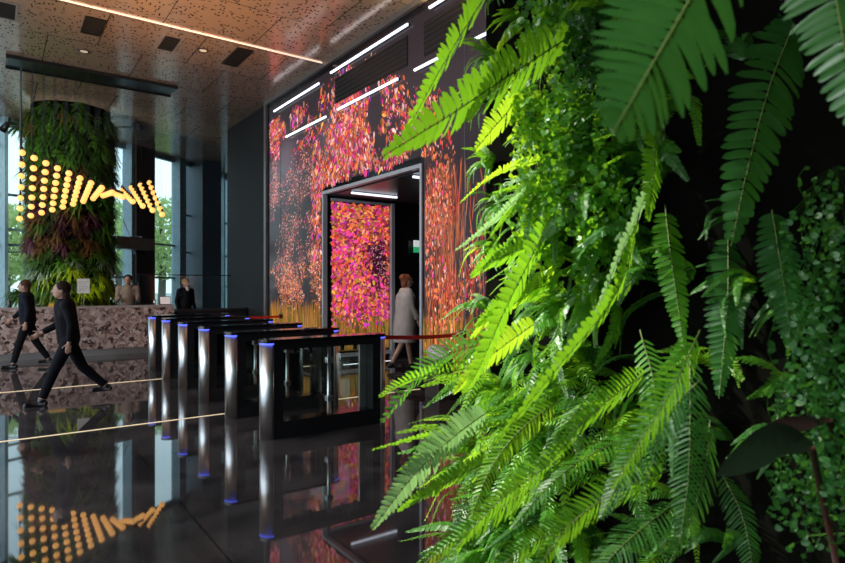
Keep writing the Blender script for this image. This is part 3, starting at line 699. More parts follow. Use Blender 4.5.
# ------------------------------------------------------------------ trees outside
def tree(x, y, h, seed, lab):
    rr = random.Random(seed); t = thing('tree', lab, 'tree', (x, y, -.15), 0, 'trees outside the glass')
    bm = bmesh.new(); tube(bm, [(0,0,0),(.1,0,h*.5),(0,.1,h*.8)], [.22,.16,.05], 8)
    for k in range(5): a = k*1.3; tube(bm, [(.05,0,h*.45),(math.cos(a)*h*.22,math.sin(a)*h*.22,h*.75)], [.07,.02], 5)
    from_bm('trunk', bm, mat('bark', (0.12,0.1,0.08), .8), t)
    v = []; f = []
    for k in range(2600):
        d = Vector((rr.gauss(0,1), rr.gauss(0,1), rr.gauss(0,1))).normalized()*rr.uniform(.3,1)**.5
        c = Vector((d.x*h*.34, d.y*h*.34, h*.66+d.z*h*.34)); q = Euler((rr.uniform(0,6),rr.uniform(0,6),0)).to_matrix(); s = rr.uniform(.09,.2)
        o = len(v); v += [tuple(c+q@Vector((s*a,s*b_*.5,0))) for a, b_ in ((-1,0),(0,-1),(1,0),(0,1))]; f.append((o,o+1,o+2,o+3))
    me = bpy.data.meshes.new('crown'); me.from_pydata(v, [], f); link('crown', me, leaf_mat('tree_leaf', (0.25,0.36,0.14), (0.55,0.6,0.25), (.6,.8,.3), .4) if 'tree_leaf' not in MATS else MATS['tree_leaf'], t)
for i, (px, D, h, lab) in enumerate(((4,27,5.5,'leafy tree outside the left window'), (118,36,7.0,'sunlit tree outside the window right of the column'), (161,30,6.2,'yellow green tree outside the narrow window beside the dark pillar'), (226,38,7.5,'tree outside the farthest narrow window'))):
    p = at(px, 300, D); tree(p.x, max(p.y, 26.5), h, 50+i, lab)
struct(bx('ground_lawn', -60, 60, 17, 27.2, -.42, -.31, mat('lawn', (0.2,0.3,0.12), .9)))

# ------------------------------------------------------------------ people
M_skin = mat('skin', (0.40,0.22,0.16), .5, var=.05)
def remeshed(name, bm, m, parent, vox, smooth=6):
    me = bpy.data.meshes.new(name); bm.to_mesh(me); bm.free()
    o = bpy.data.objects.new(name, me); COL.objects.link(o)
    r = o.modifiers.new('r', 'REMESH'); r.mode = 'VOXEL'; r.voxel_size = vox
    s = o.modifiers.new('s', 'SMOOTH'); s.iterations = smooth; s.factor = .5
    bpy.context.view_layer.update()
    dg = bpy.context.evaluated_depsgraph_get(); e = o.evaluated_get(dg)
    nm = bpy.data.meshes.new_from_object(e); bpy.data.objects.remove(o); nm.name = name
    nm.materials.clear()
    return link(name, nm, m, parent, smooth=True)
def cap(bm, a, b_, ra, rb, seg=14):
    a = Vector(a); b_ = Vector(b_); tube(bm, [a, b_], [ra, rb], seg); ball(bm, a, ra, u=14, v=10); ball(bm, b_, rb, u=14, v=10)
def sagittal(p, ang, L): return Vector(p) + Vector((0, math.sin(ang)*L, -math.cos(ang)*L))
def person(label, loc, rz, h=1.72, legs=((0,0),(0,0)), arms=((.05,.2,.12),(.05,.2,.12)), lean=0.0, top=None, bottom=None, coat=None, hair=None, haircol=(0.05,0.03,0.02), shoe=(0.01,0.01,0.01), female=False, blouse=None, head_turn=0.0):
    k = h/1.72; t = thing('person', label, 'person', loc, rz)
    def S(*a): return Vector(a)*k
    hip = S(0,0,.92); ch_ = hip + Vector((0, math.sin(lean)*.46, math.cos(lean)*.46))*k; nk = ch_ + Vector((0, math.sin(lean)*.1, math.cos(lean)*.1))*k
    hd = nk + Vector((0, .025+math.sin(lean)*.12, .125))*k
    sw = (.165 if female else .19)*k; hw = .09*k
    # shift so that the lower foot stands on the ground
    J = {}
    for i, (th, kb) in enumerate(legs):
        s = -1 if i == 0 else 1; hp = hip + Vector((s*hw,0,0)); kn = sagittal(hp, th, .43*k); an = sagittal(kn, th-kb, .43*k); J[i] = [hp, kn, an]
    mz = min(J[0][2].z, J[1][2].z); dz = -mz + .07*k
    for i in J: J[i] = [p+Vector((0,0,dz)) for p in J[i]]
    hip, ch_, nk, hd = [p+Vector((0,0,dz)) for p in (hip, ch_, nk, hd)]
    A = {}
    for i, (th, eb, outw) in enumerate(arms):
        s = -1 if i == 0 else 1; sh = ch_ + Vector((s*sw, 0, .04*k)); el = sagittal(sh, th, .28*k) + Vector((s*outw*.28*k,0,0)); wr = sagittal(el, th+eb, .25*k) + Vector((-s*outw*.3*k if eb > 1 else 0,0,0)); A[i] = [sh, el, wr]
    bm = bmesh.new()
    cap(bm, hip, hip.lerp(ch_, .5), .135*k, .115*k); ball(bm, hip, .16*k, .11*k, .12*k); ball(bm, ch_-Vector((0,0,.03*k)), sw*.95, .105*k, .15*k)
    cap(bm, hip.lerp(ch_,.5), ch_, .12*k, .12*k); cap(bm, ch_+Vector((0,0,.06*k)), hd-Vector((0,.01,.05))*k, .058*k, .05*k)
    cap(bm, A[0][0], A[1][0], .055*k, .055*k)
    for i in J:
        hp, kn, an = J[i]; cap(bm, hp, kn, .085*k, .055*k); cap(bm, kn, an, .055*k, .038*k); cap(bm, an+Vector((0,-.03,-.03))*k, an+Vector((0,.15,-.045))*k, .035*k, .025*k)
    R3 = Matrix.Rotation(head_turn, 3, 'Z')
    ball(bm, hd, .076*k, .095*k, .115*k, 18, 14, R3); ball(bm, hd+R3@Vector((0,.035,-.065))*k, .05*k, .05*k, .045*k)
    tube(bm, [hd+R3@Vector((0,.085,.02))*k, hd+R3@Vector((0,.115,-.028))*k], [.008*k,.016*k], 8)
    for s in (-1,1): ball(bm, hd+R3@Vector((s*.078,-.005,-.005))*k, .012*k, .02*k, .03*k, 8, 6)
    ball(bm, hd+R3@Vector((0,.088,-.062))*k, .026*k, .012*k, .009*k, 8, 6)
    for i in A:
        s = -1 if i == 0 else 1; sh, el, wr = A[i]; cap(bm, sh, el, .05*k, .04*k); cap(bm, el, wr, .04*k, .027*k)
        d = (wr-el).normalized(); pm = wr + d*.06*k; ball(bm, pm, .022*k, .04*k, .045*k, 10, 8, d.to_track_quat('Z','Y').to_matrix())
        side = Vector((0,1,0)); side = (side - d*side.dot(d)).normalized(); inn = d.cross(side)
        for q, L in enumerate((.062,.072,.066,.05)):
            b0 = pm + d*.03*k + side*(.03-.02*q)*k; b1 = b0+d*L*.5*k; b2 = b1 + (d*.8 - inn*s*.6).normalized()*L*.5*k
            tube(bm, [b0,b1,b2], [.0095*k,.009*k,.007*k], 6)
        b0 = wr + d*.025*k + side*.025*k; tube(bm, [b0, b0+(d*.6+side*.8)*.04*k, b0+(d*.95+side*.9)*.058*k], [.012*k,.01*k,.008*k], 6)
    body = remeshed('body', bm, M_skin, t, .0085*k, 3)
    bm = bmesh.new()
    for s in (-1,1): ball(bm, hd+R3@Vector((s*.03,.083,.012))*k, .011*k, .008*k, .007*k, 8, 6)
    from_bm('eyes', bm, mat('eye_dark', (0.03,0.02,0.02), .3), t)
    if bottom:
        bm = bmesh.new(); ball(bm, hip, .172*k, .125*k, .12*k); cap(bm, hip, hip+Vector((0,0,.1*k)), .14*k, .125*k)
        for i in J: hp, kn, an = J[i]; cap(bm, hp, kn, .098*k, .07*k); tube(bm, [kn, an.lerp(kn,.08)], [.07*k,.055*k], 14)
        remeshed('trousers', bm, mat(*bottom, spec=.12), t, .013*k)
    if top:
        bm = bmesh.new(); cap(bm, hip+Vector((0,0,.02*k)), ch_, .145*k, .135*k); ball(bm, hip+Vector((0,0,.0*k)), .175*k, .13*k, .11*k); ball(bm, ch_-Vector((0,0,.03*k)), sw*1.05, .122*k, .155*k)
        ball(bm, ch_+Vector((0,0,.09*k)), .085*k, .075*k, .05*k)
        cap(bm, A[0][0]-Vector((0,0,.012*k)), A[1][0]-Vector((0,0,.012*k)), .075*k, .075*k); cap(bm, A[0][0]*.8+A[1][0]*.2-Vector((0,0,.12*k)), A[1][0]*.8+A[0][0]*.2-Vector((0,0,.12*k)), .095*k, .095*k)
        for i in A: sh, el, wr = A[i]; cap(bm, sh, el, .064*k, .054*k); tube(bm, [el, wr.lerp(el,.06)], [.054*k,.042*k], 14); ball(bm, el, .054*k)
        remeshed('jacket' if not top[0].startswith('shirt') else 'shirt', bm, mat(*top, spec=.12), t, .012*k)
    if blouse:
        bm = bmesh.new(); ball(bm, ch_+Vector((0,.085,-.03))*k if False else ch_+Vector((0,.075*k,-.0*k)), .055*k, .055*k, .16*k, 12, 10); from_bm('blouse', bm, mat(*blouse, spec=.12), t)
    if coat:
        bm = bmesh.new(); prof = [(.285,-.42),(.29,-.40),(.27,-.1),(.24,.12),(.245,.3),(.235,.42),(.15,.52),(.07,.56)]
        lathe(bm, [(r_*k, z_*k) for r_, z_ in prof], hip, 24)
        for v in bm.verts: v.co.y = (v.co.y-hip.y)*.72 + hip.y + math.sin(lean)*(v.co.z-hip.z); v.co.x *= 1.0 + .02*math.sin(v.co.z*20+math.atan2(v.co.y,v.co.x)*5)
        for i in A: sh, el, wr = A[i]; cap(bm, sh, el, .07*k, .062*k); tube(bm, [el, wr.lerp(el,.05)], [.062*k,.055*k], 14); ball(bm, el, .062*k)
        remeshed('coat', bm, mat(*coat, spec=.12), t, .014*k)
    for i in J:
        an = J[i][2]; bm = bmesh.new(); a_ = an+Vector((0,-.04,-.035))*k; b_ = an+Vector((0,.17,-.045))*k
        cap(bm, a_, b_, .04*k, .032*k); cap(bm, an+Vector((0,0,.0)), a_, .045*k, .04*k)
        for v in bm.verts: v.co.z = max(v.co.z, an.z-.068*k)
        from_bm('shoe', bm, mat('shoe_%s' % str(shoe), shoe, .4), t)
    hm = mat('hair_%s' % str(haircol), haircol, .7, spec=.12, bump=.3, bscale=120)
    bm = bmesh.new(); ball(bm, hd+R3@Vector((0,-.026,.034))*k, .092*k, .100*k, .105*k, 18, 14, R3)
    if hair == 'bun': ball(bm, hd+R3@Vector((0,-.10,.02))*k, .05*k, .05*k, .05*k)
    if hair == 'updo': ball(bm, hd+R3@Vector((0,-.07,.07))*k, .085*k, .085*k, .07*k); ball(bm, hd+R3@Vector((0,-.06,-.04))*k, .08*k, .06*k, .09*k)
    if hair == 'long':
        ball(bm, hd+R3@Vector((0,-.055,-.07))*k, .09*k, .055*k, .15*k)
    remeshed('hair', bm, hm, t, .01*k, 3)
    return t
person('bearded man in a beige brown shirt standing behind the stone desk', (2.62,15.75,0), PI-.15, 1.78, arms=((.2,1.5,.1),(.2,1.5,.1)), top=('shirt_beige', (0.26,0.19,0.15), .8), bottom=('trouser_black', (0.01,0.01,0.012), .8), haircol=(0.03,0.02,0.015), head_turn=-.2)
person('blonde woman in a black blazer and white blouse behind the side counter', (3.92,15.62,0), PI+.25, 1.70, arms=((.0,.5,.12),(-.2,.6,.15)), top=('blazer_black', (0.006,0.006,0.009), .7), bottom=('trouser_black', (0.01,0.01,0.012), .8), hair='bun', haircol=(0.32,0.2,0.09), female=True, blouse=('blouse_white', (0.6,0.58,0.58), .7), head_turn=.1)
person('person with brown hair in a dark coat walking left in front of the desk', (.52,13.45,0), PI/2-.1, 1.66, legs=((.3,.05),(-.3,.25)), arms=((-.15,.3,.06),(.2,.6,.06)), lean=.06, top=('jacket_navy', (0.008,0.009,0.016), .8), bottom=('trouser_dark', (0.007,0.007,0.009), .85), hair='long', haircol=(0.07,0.035,0.02), female=True)
person('person in black with dark shoes striding left, nearest the camera', (.80,9.07,0), PI/2, 1.64, legs=((.42,.06),(-.42,.35)), arms=((-.2,.3,.06),(.15,.9,.06)), lean=.1, top=('jacket_black', (0.006,0.006,0.009), .8), bottom=('trouser_ink', (0.006,0.006,0.01), .85), hair='long', haircol=(0.022,0.014,0.01), shoe=(0.02,0.02,0.025))
person('auburn haired woman in a knee-length beige coat walking away into the portal', (6.13,9.02,0), -PI/2-.25, 1.74, legs=((.22,.08),(-.2,.3)), arms=((-.1,.2,.1),(.15,.3,.1)), lean=.03, coat=('coat_beige', (0.34,0.28,0.26), .8), hair='updo', haircol=(0.16,0.045,0.02), female=True)

# ------------------------------------------------------------------ foreground planted wall
struct(bx('wall_planted', 1.55, 2.2, -1.2, 1.72, 0, H, mat('planting_felt', (0.004,0.004,0.003), .95, spec=0.0)))
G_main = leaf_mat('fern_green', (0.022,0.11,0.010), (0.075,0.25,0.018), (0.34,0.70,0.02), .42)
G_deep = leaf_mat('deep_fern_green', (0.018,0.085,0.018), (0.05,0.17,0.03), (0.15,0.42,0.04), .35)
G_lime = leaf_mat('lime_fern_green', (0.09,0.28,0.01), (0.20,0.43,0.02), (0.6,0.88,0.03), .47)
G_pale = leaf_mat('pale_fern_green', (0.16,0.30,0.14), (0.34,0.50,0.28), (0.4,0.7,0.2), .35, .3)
G_stem = mat('fern_stem', (0.10,0.14,0.03), .5)
def spline(P, n):
    P = [Vector(p) for p in P]; P = [P[0]*2-P[1]] + P + [P[-1]*2-P[-2]]; out = []
    m_ = len(P)-3
    for i in range(n):
        s = i/(n-1)*m_; k = min(int(s), m_-1); t_ = s-k; a, b_, c, d = P[k:k+4]
        out.append(.5*((2*b_)+(c-a)*t_+(2*a-5*b_+4*c-d)*t_*t_+(3*b_-a-3*c+d)*t_**3))
    return out
def frond_mesh(name, P, width, n, nrm, leaf, seed=0, slim=.9, sweep=.25, droop=.15, bare=.04, curl=.12):
    rr = random.Random(seed); C = spline(P, n+2); v = []; f = []; mi = []
    for i in range(1, n+1):
        t_ = i/(n+1); 
        if t_ < bare: continue
        T = (C[i+1]-C[i-1]).normalized(); S = T.cross(Vector(nrm)).normalized(); N = S.cross(T).normalized()
        sp_ = (C[i+1]-C[i-1]).length/2
        prof = min(1, .45+t_*3.2)*(1-max(0,(t_-.35)/.65)**1.5*.88)
        for s in (-1,1):
            L = width/2*prof*rr.uniform(.9,1.06); w = sp_*slim*rr.uniform(.92,1.08)
            sw = sweep+rr.uniform(-.06,.06)+.25*t_; dr = droop+rr.uniform(-.14,.14)
            d = (S*s*math.cos(sw)+T*math.sin(sw)); d = (d - N*dr).normalized(); wd = (T - d*T.dot(d)).normalized(); wd = (wd + N*rr.uniform(-.25,.25)).normalized()
            nn = d.cross(wd).normalized()*(1 if s > 0 else -1)
            o = len(v); base = C[i]
            for (q, hw) in ((0,.28),(.12,.50),(.5,.48),(.86,.36),(1,.10)):
                c = base + d*L*q + T*L*curl*q*q - N*L*.12*q*q
                v += [c-wd*w*hw, c+nn*w*-.10, c+wd*w*hw]
            for q in range(4):
                a = o+q*3; f += [(a,a+1,a+4,a+3),(a+1,a+2,a+5,a+4)]; mi += [0,0]
    # rachis
    rw = width*.011+.0006
    for i in range(len(C)-1):
        T = (C[i+1]-C[i]).normalized(); S = T.cross(Vector(nrm)).normalized(); N = S.cross(T); k = 1-.7*i/len(C)
        o = len(v)
        for p in (C[i], C[i+1]): v += [p+S*rw*k, p-S*rw*.5*k+N*rw*.9*k, p-S*rw*.5*k-N*rw*.9*k]
        for q in range(3): f.append((o+q, o+(q+1)%3, o+3+(q+1)%3, o+3+q)); mi.append(1)
    me = bpy.data.meshes.new(name); me.from_pydata([tuple(p) for p in v], [], f); me.materials.append(leaf); me.materials.append(G_stem)
    me.polygons.foreach_set('material_index', mi); me.polygons.foreach_set('use_smooth', [True]*len(f)); return me
# library of fronds: grow from the origin along +X, arching down
LIB = {}
for key, leaf in (('main', G_main), ('deep', G_deep), ('lime', G_lime), ('pale', G_pale)):
    LIB[key] = []
    for i in range(5):
        rr = random.Random(200+i); L = .42*rr.uniform(.85,1.15); a = rr.uniform(.15,.4); b_ = rr.uniform(-.1,.1)
        P = [(0,0,0), (L*.33,L*.1*b_,L*a*.45), (L*.66,L*.25*b_,L*(a*.35-.06)), (L*.92,L*.5*b_,-L*(.28+.2*rr.random()))]
        LIB[key].append(frond_mesh('frond', P, .082*rr.uniform(.85,1.15), 38+i*3, (0,0,1), leaf, i, .92))
def lacy_mesh(name, P, width, n, nrm, leaf, seed=0, m=9):
    """finely divided frond: every pinna carries its own row of tiny leaflets"""
    rr = random.Random(seed); C = spline(P, n+2); v = []; f = []; mi = []
    for i in range(1, n+1):
        t_ = i/(n+1); T = (C[i+1]-C[i-1]).normalized(); S = T.cross(Vector(nrm)).normalized(); N = S.cross(T).normalized(); sp_ = (C[i+1]-C[i-1]).length/2
        prof = min(1, .45+t_*2.6)*(1-max(0,(t_-.3)/.7)**1.2*.92)
        for s in (-1,1):
            L = width/2*prof*rr.uniform(.88,1.08); sw = .5+rr.uniform(-.08,.08)
            d = (S*s*math.cos(sw)+T*math.sin(sw)-N*(.12+rr.uniform(-.15,.15))).normalized(); w = (T-d*T.dot(d)).normalized(); nn = d.cross(w)
            mm = max(3, int(m*prof)); ls = L/mm
            o = len(v); e_ = C[i]+d*L-N*L*.1; hw = L*.012; v += [C[i]-w*hw, C[i]+w*hw, e_]; f.append((o,o+1,o+2)); mi.append(0)
            for k in range(mm):
                q = (k+.5)/mm; b_ = C[i]+d*L*q-N*L*.1*q*q; ll = sp_*.85*(1-q*.75)
                for r_ in (-1,1):
                    a = b_ + w*r_*hw*.5; tip = b_ + w*r_*ll + d*ls*.8 - nn*ll*rr.uniform(-.1,.35); o = len(v)
                    v += [a-d*ls*.42, a+(tip-a)*.55-d*ls*.3, tip, a+(tip-a)*.55+d*ls*.5, a+d*ls*.42]; f.append((o,o+1,o+2,o+3,o+4)); mi.append(0)
    rw = width*.008+.0005
    for i in range(len(C)-1):
        T = (C[i+1]-C[i]).normalized(); S = T.cross(Vector(nrm)).normalized(); N = S.cross(T); k = 1-.7*i/len(C); o = len(v)
        for p in (C[i], C[i+1]): v += [p+S*rw*k, p-S*rw*.5*k+N*rw*.9*k, p-S*rw*.5*k-N*rw*.9*k]
        for q in range(3): f.append((o+q, o+(q+1)%3, o+3+(q+1)%3, o+3+q)); mi.append(1)
    me = bpy.data.meshes.new(name); me.from_pydata([tuple(p) for p in v], [], f); me.materials.append(leaf); me.materials.append(G_stem)
    me.polygons.foreach_set('material_index', mi); return me
FINE = []
for i in range(6):
    rr = random.Random(300+i); L = .40*rr.uniform(.85,1.1); P = [(0,0,0),(L*.33,L*.03*(i-3),L*.14),(L*.66,L*.05*(i-3),L*.10),(L*.95,L*.1*(i-3),-L*(.08+.06*i))]
    FINE.append(frond_mesh('frond', P, (.11,.13,.10)[i%3], 30+i, (0,0,1), (G_main,G_lime,G_main,G_deep,G_main,G_lime)[i], 40+i, .5, sweep=.4, curl=.2) if i % 3 else lacy_mesh('frond', P, .13, 17, (0,0,1), (G_main,G_lime,G_main,G_deep,G_main,G_lime)[i], 40+i, 7))
def frond_obj(me, parent, d, roll, s, off=(0,0,0)):
    d = Vector(d).normalized(); o = bpy.data.objects.new('frond', me); COL.objects.link(o); o.parent = parent
    q = d.to_track_quat('X', 'Z'); o.rotation_mode = 'QUATERNION'; o.rotation_quaternion = q @ Euler((roll,0,0)).to_quaternion(); o.scale = (s,s,s); o.location = off; return o
rr = random.Random(12)
nclump = 0
for iy in range(8):
    for iz in range(14):
        y = .40 + iy*.18 + rr.uniform(-.06,.06); z = .35 + iz*.19 + rr.uniform(-.06,.06)
        D = 1.5*FW.x + y*FW.y
        if y > 1.70: y = 1.68
        dx = RT.x*1.5+RT.y*y; px = 422.5+F*dx/D; py = 285.6-F*(z-CAMZ)/D
        if py < -190 or py > 680 or px > 1000: continue
        edge = (y > 1.15); low = py > 400
        if px > 700 and rr.random() < .28: continue
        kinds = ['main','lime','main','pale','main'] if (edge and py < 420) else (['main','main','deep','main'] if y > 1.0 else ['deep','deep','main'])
        fine = py > 360 and rr.random() < .85
        zone = 'upper' if py < 190 else ('middle' if py < 400 else 'lower'); pos = 'left edge' if edge else 'shaded right part'
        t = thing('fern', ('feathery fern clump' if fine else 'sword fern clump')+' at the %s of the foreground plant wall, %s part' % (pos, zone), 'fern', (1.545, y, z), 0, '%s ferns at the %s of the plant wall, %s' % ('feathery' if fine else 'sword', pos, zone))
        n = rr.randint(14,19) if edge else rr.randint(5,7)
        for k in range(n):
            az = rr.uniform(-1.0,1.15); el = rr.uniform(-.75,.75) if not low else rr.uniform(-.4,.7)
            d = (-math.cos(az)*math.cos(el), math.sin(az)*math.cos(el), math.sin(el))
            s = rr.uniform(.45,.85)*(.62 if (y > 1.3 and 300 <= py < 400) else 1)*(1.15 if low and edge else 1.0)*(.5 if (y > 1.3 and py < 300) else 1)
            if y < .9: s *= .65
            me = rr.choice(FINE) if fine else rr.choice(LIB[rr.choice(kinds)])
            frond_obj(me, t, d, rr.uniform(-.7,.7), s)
        nclump += 1
# hand-placed fronds that shape the picture: (points as px,py,distance), width, pairs, material, facing, label
def keyfern(label, fronds, lacy=False, name='fern'):
    base = at(*fronds[0][0][0]); t = thing(name, label, 'fern', base)
    for i, (pts, width, n, leaf, tilt) in enumerate(fronds):
        P = [at(*p) for p in pts]; P = [p-base for p in P]
        T = (P[-1]-P[0]).normalized(); view = (base*1.0-Vector((0,0,CAMZ))).normalized()
        side = T.cross(view).normalized(); nrm = (-view*math.cos(tilt)+side*math.sin(tilt))
        me = frond_mesh('frond', P, width, int(n*.85), nrm, leaf, len(label)+i, .5, sweep=.38, droop=.16, curl=.2) if lacy else frond_mesh('frond', P, width, n, nrm, leaf, len(label)+i*13, .95, sweep=.2, droop=.1); o = bpy.data.objects.new('frond', me); COL.objects.link(o); o.parent = t
    return t
keyfern('large bright green frond reaching left across the flower wall lights', [([(580,30,1.75),(510,75,1.5),(450,115,1.3),(380,158,1.15)], .155, 30, G_main, .3)])
keyfern('slender bright frond arching down from the top edge beside the wall lights', [([(505,-35,1.7),(470,20,1.55),(440,70,1.45),(402,140,1.4)], .12, 34, G_main, .95)])
keyfern('large dark blue-green frond hanging blurred at the top, very close', [([(745,-110,.95),(700,-20,.78),(655,60,.70),(612,135,.64)], .20, 24, G_deep, .15)])
keyfern('broad frond hanging down in front of the shaded middle of the plant wall', [([(800,10,1.45),(772,80,1.3),(750,160,1.2),(731,246,1.12)], .15, 24, G_deep, .2)])
keyfern('blurred frond dipping in at the upper right corner', [([(815,-90,.9),(832,-20,.85),(845,50,.8),(860,135,.78)], .13, 24, G_deep, .2)])
keyfern('long pale frond seen edge-on, curving down the middle of the ferns, its tip broad', [([(668,115,1.6),(648,190,1.5),(622,250,1.4),(592,325,1.32)], .06, 34, G_pale, 1.0), ([(640,215,1.5),(618,290,1.36),(560,365,1.25),(491,449,1.15)], .075, 40, G_main, .75)])
keyfern('thin arching frond with a yellow tip pointing left', [([(545,160,1.9),(510,168,1.8),(485,182,1.75),(459,204,1.7)], .06, 26, G_lime, 1.1)])
keyfern('thin silvery frond slanting left below the yellow-tipped one', [([(545,165,1.9),(520,195,1.8),(490,225,1.75),(454,252,1.7)], .065, 32, G_pale, 1.1)])
keyfern('short lime frond catching the light below the large bright frond', [([(520,95,1.9),(505,115,1.8),(490,132,1.75),(475,151,1.7)], .10, 18, G_lime, .5)])
keyfern('small bright tip hanging in front of the dark middle', [([(655,120,1.6),(655,160,1.5),(652,190,1.45),(648,222,1.4)], .08, 22, G_main, .6)])
keyfern('hanging frond with a bright tip in the middle of the dark part', [([(665,205,1.6),(670,250,1.5),(677,300,1.45),(684,350,1.4)], .085, 26, G_main, .3)])
keyfern('long shaded frond hanging below the broad one', [([(728,230,1.55),(728,290,1.45),(724,345,1.4),(719,398,1.35)], .105, 28, G_deep, .3)])
keyfern('shaded frond hanging beside the small round-leaved plant', [([(772,210,1.35),(780,260,1.3),(787,305,1.27),(790,350,1.25)], .095, 24, G_deep, .35)])
keyfern('bright frond leaning left in the upper middle of the ferns', [([(560,200,1.8),(535,250,1.65),(505,310,1.55),(478,370,1.5),(462,395,1.45)], .10, 36, G_main, .8)])
keyfern('olive frond group pointing left over the floor by the gates', [([(520,340,1.9),(460,350,1.8),(420,375,1.75),(380,425,1.7)], .12, 34, G_deep, .7), ([(500,360,1.9),(450,372,1.8),(410,380,1.7),(378,398,1.65)], .10, 34, G_main, .9)], True)
keyfern('thin frond pointing straight left over the reflections', [([(520,420,1.8),(470,430,1.7),(420,438,1.6),(370,451,1.55)], .05, 36, G_main, 1.1)])
keyfern('pale feathery frond drooping lowest at the left', [([(490,410,1.7),(450,440,1.6),(410,480,1.55),(371,531,1.5)], .11, 34, G_pale, .5), ([(520,450,1.7),(470,470,1.6),(430,492,1.55),(396,512,1.5)], .08, 30, G_main, .8)])
keyfern('lime frond lit from above beside the speckled rock', [([(540,320,1.8),(505,345,1.7),(480,365,1.65),(452,395,1.6)], .09, 26, G_lime, .5), ([(560,280,1.8),(520,295,1.7),(497,308,1.65),(474,328,1.6)], .09, 26, G_main, .7)])
keyfern('pair of bright fronds above the speckled rock reaching the flower wall', [([(560,240,1.85),(520,250,1.75),(490,262,1.7),(470,278,1.65)], .09, 24, G_main, .6), ([(560,270,1.8),(520,300,1.7),(492,318,1.65),(470,340,1.6)], .09, 30, G_lime, .9)])
keyfern('broad feathery frond fan in the lower middle', [([(700,330,1.25),(672,390,1.16),(640,440,1.1),(610,490,1.06)], .10, 40, G_main, .5), ([(690,350,1.25),(690,420,1.15),(688,480,1.1),(680,540,1.06)], .10, 40, G_deep, .3), ([(650,370,1.35),(615,395,1.27),(580,425,1.2),(548,465,1.16)], .09, 40, G_main, .6), ([(700,380,1.2),(660,420,1.15),(625,470,1.1),(600,520,1.06)], .09, 40, G_deep, -.3), ([(710,420,1.2),(705,470,1.12),(690,520,1.08),(668,565,1.04)], .09, 40, G_deep, .5), ([(640,330,1.4),(655,390,1.3),(655,450,1.22),(640,505,1.18)], .08, 38, G_main, .2)], True)
keyfern('feathery frond fan at the bottom edge', [([(670,470,1.3),(620,490,1.2),(570,525,1.14),(530,580,1.1)], .09, 42, G_main, .4), ([(680,500,1.25),(640,530,1.15),(605,565,1.1),(575,620,1.05)], .09, 42, G_deep, -.3), ([(600,440,1.5),(550,465,1.4),(495,505,1.35),(445,560,1.3)], .085, 44, G_main, .6), ([(550,480,1.6),(505,505,1.5),(460,535,1.45),(410,575,1.4)], .09, 42, G_main, .4), ([(650,430,1.35),(600,450,1.27),(555,480,1.2),(510,530,1.16)], .075, 42, G_main, -.5), ([(600,500,1.4),(560,530,1.3),(520,550,1.25),(475,595,1.2)], .08, 42, G_main, .2), ([(720,470,1.2),(740,510,1.15),(750,550,1.12),(755,600,1.1)], .07, 36, G_deep, .4), ([(560,400,1.6),(520,430,1.5),(490,470,1.45),(470,520,1.4)], .08, 40, G_lime, .2), ([(600,380,1.6),(570,420,1.5),(545,460,1.42),(530,505,1.38)], .08, 40, G_main, -.4)], True)
# small round-leaved creeping plants
CRP = 1
def creeper(px, py, D, rx, rz, n, leaf, label, seed, size=.011, group=None):
    c = at(px, py, D); rr = random.Random(seed); v = [Vector((0,0,rz*1.8))]; f = []; per = 22
    for w in range(n//per):                                   # trailing stems from one root, leaves growing on them
        x = rr.gauss(0, rx); y = rr.gauss(0,.045); z1 = -rz*rr.uniform(.2,2.2); z0 = rz*rr.uniform(.2,1.8); last = 0
        for k in range(per):
            q_ = k/(per-1); p = RT*(x+.012*math.sin(k*1.1+w)) + FW*(y+.01*math.cos(k*.9+w)) + Vector((0,0,z0+(z1-z0)*q_)); i0 = len(v)
            v += [p, p+RT*.0012]; f.append((last, i0, i0+1) if k == 0 else (last, i0, i0+1, last+1)); last = i0
            q = Euler((rr.uniform(-1,1)+PI/2,rr.uniform(-.8,.8),rr.uniform(-1.2,1.2)-YAW)).to_matrix(); s = size*rr.uniform(.6,1.3)
            cc = q@Vector((s*.95,0,-s*.2)); o = len(v); v.append(p+cc); v += [p+cc+q@Vector((math.cos(a)*s,math.sin(a)*s*.8,0)) for a in [i*PI/4 for i in range(8) if i != 4]]
            ring = [o+1,o+2,o+3,o+4,i0,o+5,o+6,o+7]
            f += [(o,ring[i],ring[(i+1)%8]) for i in range(8)]
    me = bpy.data.meshes.new('creeping_plant'); me.from_pydata([tuple(p) for p in v], [], f)
    o = link('creeping_plant', me, leaf); o.location = c; tag(o, label, 'plant', group)
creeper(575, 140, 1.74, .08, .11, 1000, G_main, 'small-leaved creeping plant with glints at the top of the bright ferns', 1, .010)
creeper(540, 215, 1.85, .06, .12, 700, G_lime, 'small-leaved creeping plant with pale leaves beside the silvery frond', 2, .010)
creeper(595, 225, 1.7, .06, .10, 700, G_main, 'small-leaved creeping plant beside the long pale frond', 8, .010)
creeper(535, 110, 1.85, .05, .09, 600, G_lime, 'lime small-leaved creeping plant behind the short lime frond', 9, .010)
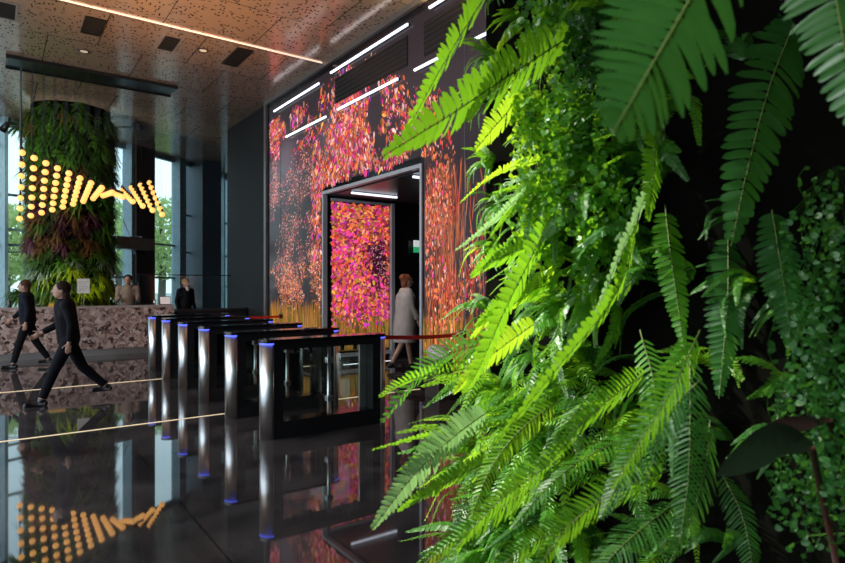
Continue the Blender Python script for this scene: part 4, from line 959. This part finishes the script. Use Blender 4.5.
creeper(560, 25, 1.85, .07, .07, 600, G_main, 'small-leaved creeping plant near the top edge behind the large bright frond', 10, .010)
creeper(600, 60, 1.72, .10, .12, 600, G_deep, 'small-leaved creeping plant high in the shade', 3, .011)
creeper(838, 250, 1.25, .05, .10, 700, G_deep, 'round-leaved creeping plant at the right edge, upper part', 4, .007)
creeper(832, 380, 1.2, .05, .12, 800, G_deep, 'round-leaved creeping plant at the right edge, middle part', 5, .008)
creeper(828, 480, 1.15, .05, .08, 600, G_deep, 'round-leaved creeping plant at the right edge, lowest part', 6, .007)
# broad dark leaf and reddish stems
def broadleaf(pts, w, m, label):
    P = spline([at(*p) for p in pts], 12); base = P[0].copy(); v = []; f = []
    for i, p in enumerate(P):
        t_ = i/11; ww = w*math.sin(PI*min(1, .04+t_*.96))**.8/2+.001; T = (P[min(i+1,11)]-P[max(i-1,0)]).normalized(); S = T.cross(-FW).normalized()
        v += [tuple(p-base-S*ww), tuple(p-base+FW*ww*.3), tuple(p-base+S*ww)]
    for i in range(11):
        a = i*3; f += [(a,a+1,a+4,a+3),(a+1,a+2,a+5,a+4)]
    me = bpy.data.meshes.new('broad_leaf'); me.from_pydata(v, [], f); me.polygons.foreach_set('use_smooth',[True]*len(f))
    t = thing('broad_leaved_plant', label, 'plant', base); link('leaf_blade', me, m, t)
    bm = bmesh.new(); tube(bm, [(0,0,0), (at(pts[0][0]+25, pts[0][1]+120, pts[0][2]+.12)-base)], .006, 8); from_bm('stem', bm, mat('red_stem', (0.05,0.012,0.008), .5), t)
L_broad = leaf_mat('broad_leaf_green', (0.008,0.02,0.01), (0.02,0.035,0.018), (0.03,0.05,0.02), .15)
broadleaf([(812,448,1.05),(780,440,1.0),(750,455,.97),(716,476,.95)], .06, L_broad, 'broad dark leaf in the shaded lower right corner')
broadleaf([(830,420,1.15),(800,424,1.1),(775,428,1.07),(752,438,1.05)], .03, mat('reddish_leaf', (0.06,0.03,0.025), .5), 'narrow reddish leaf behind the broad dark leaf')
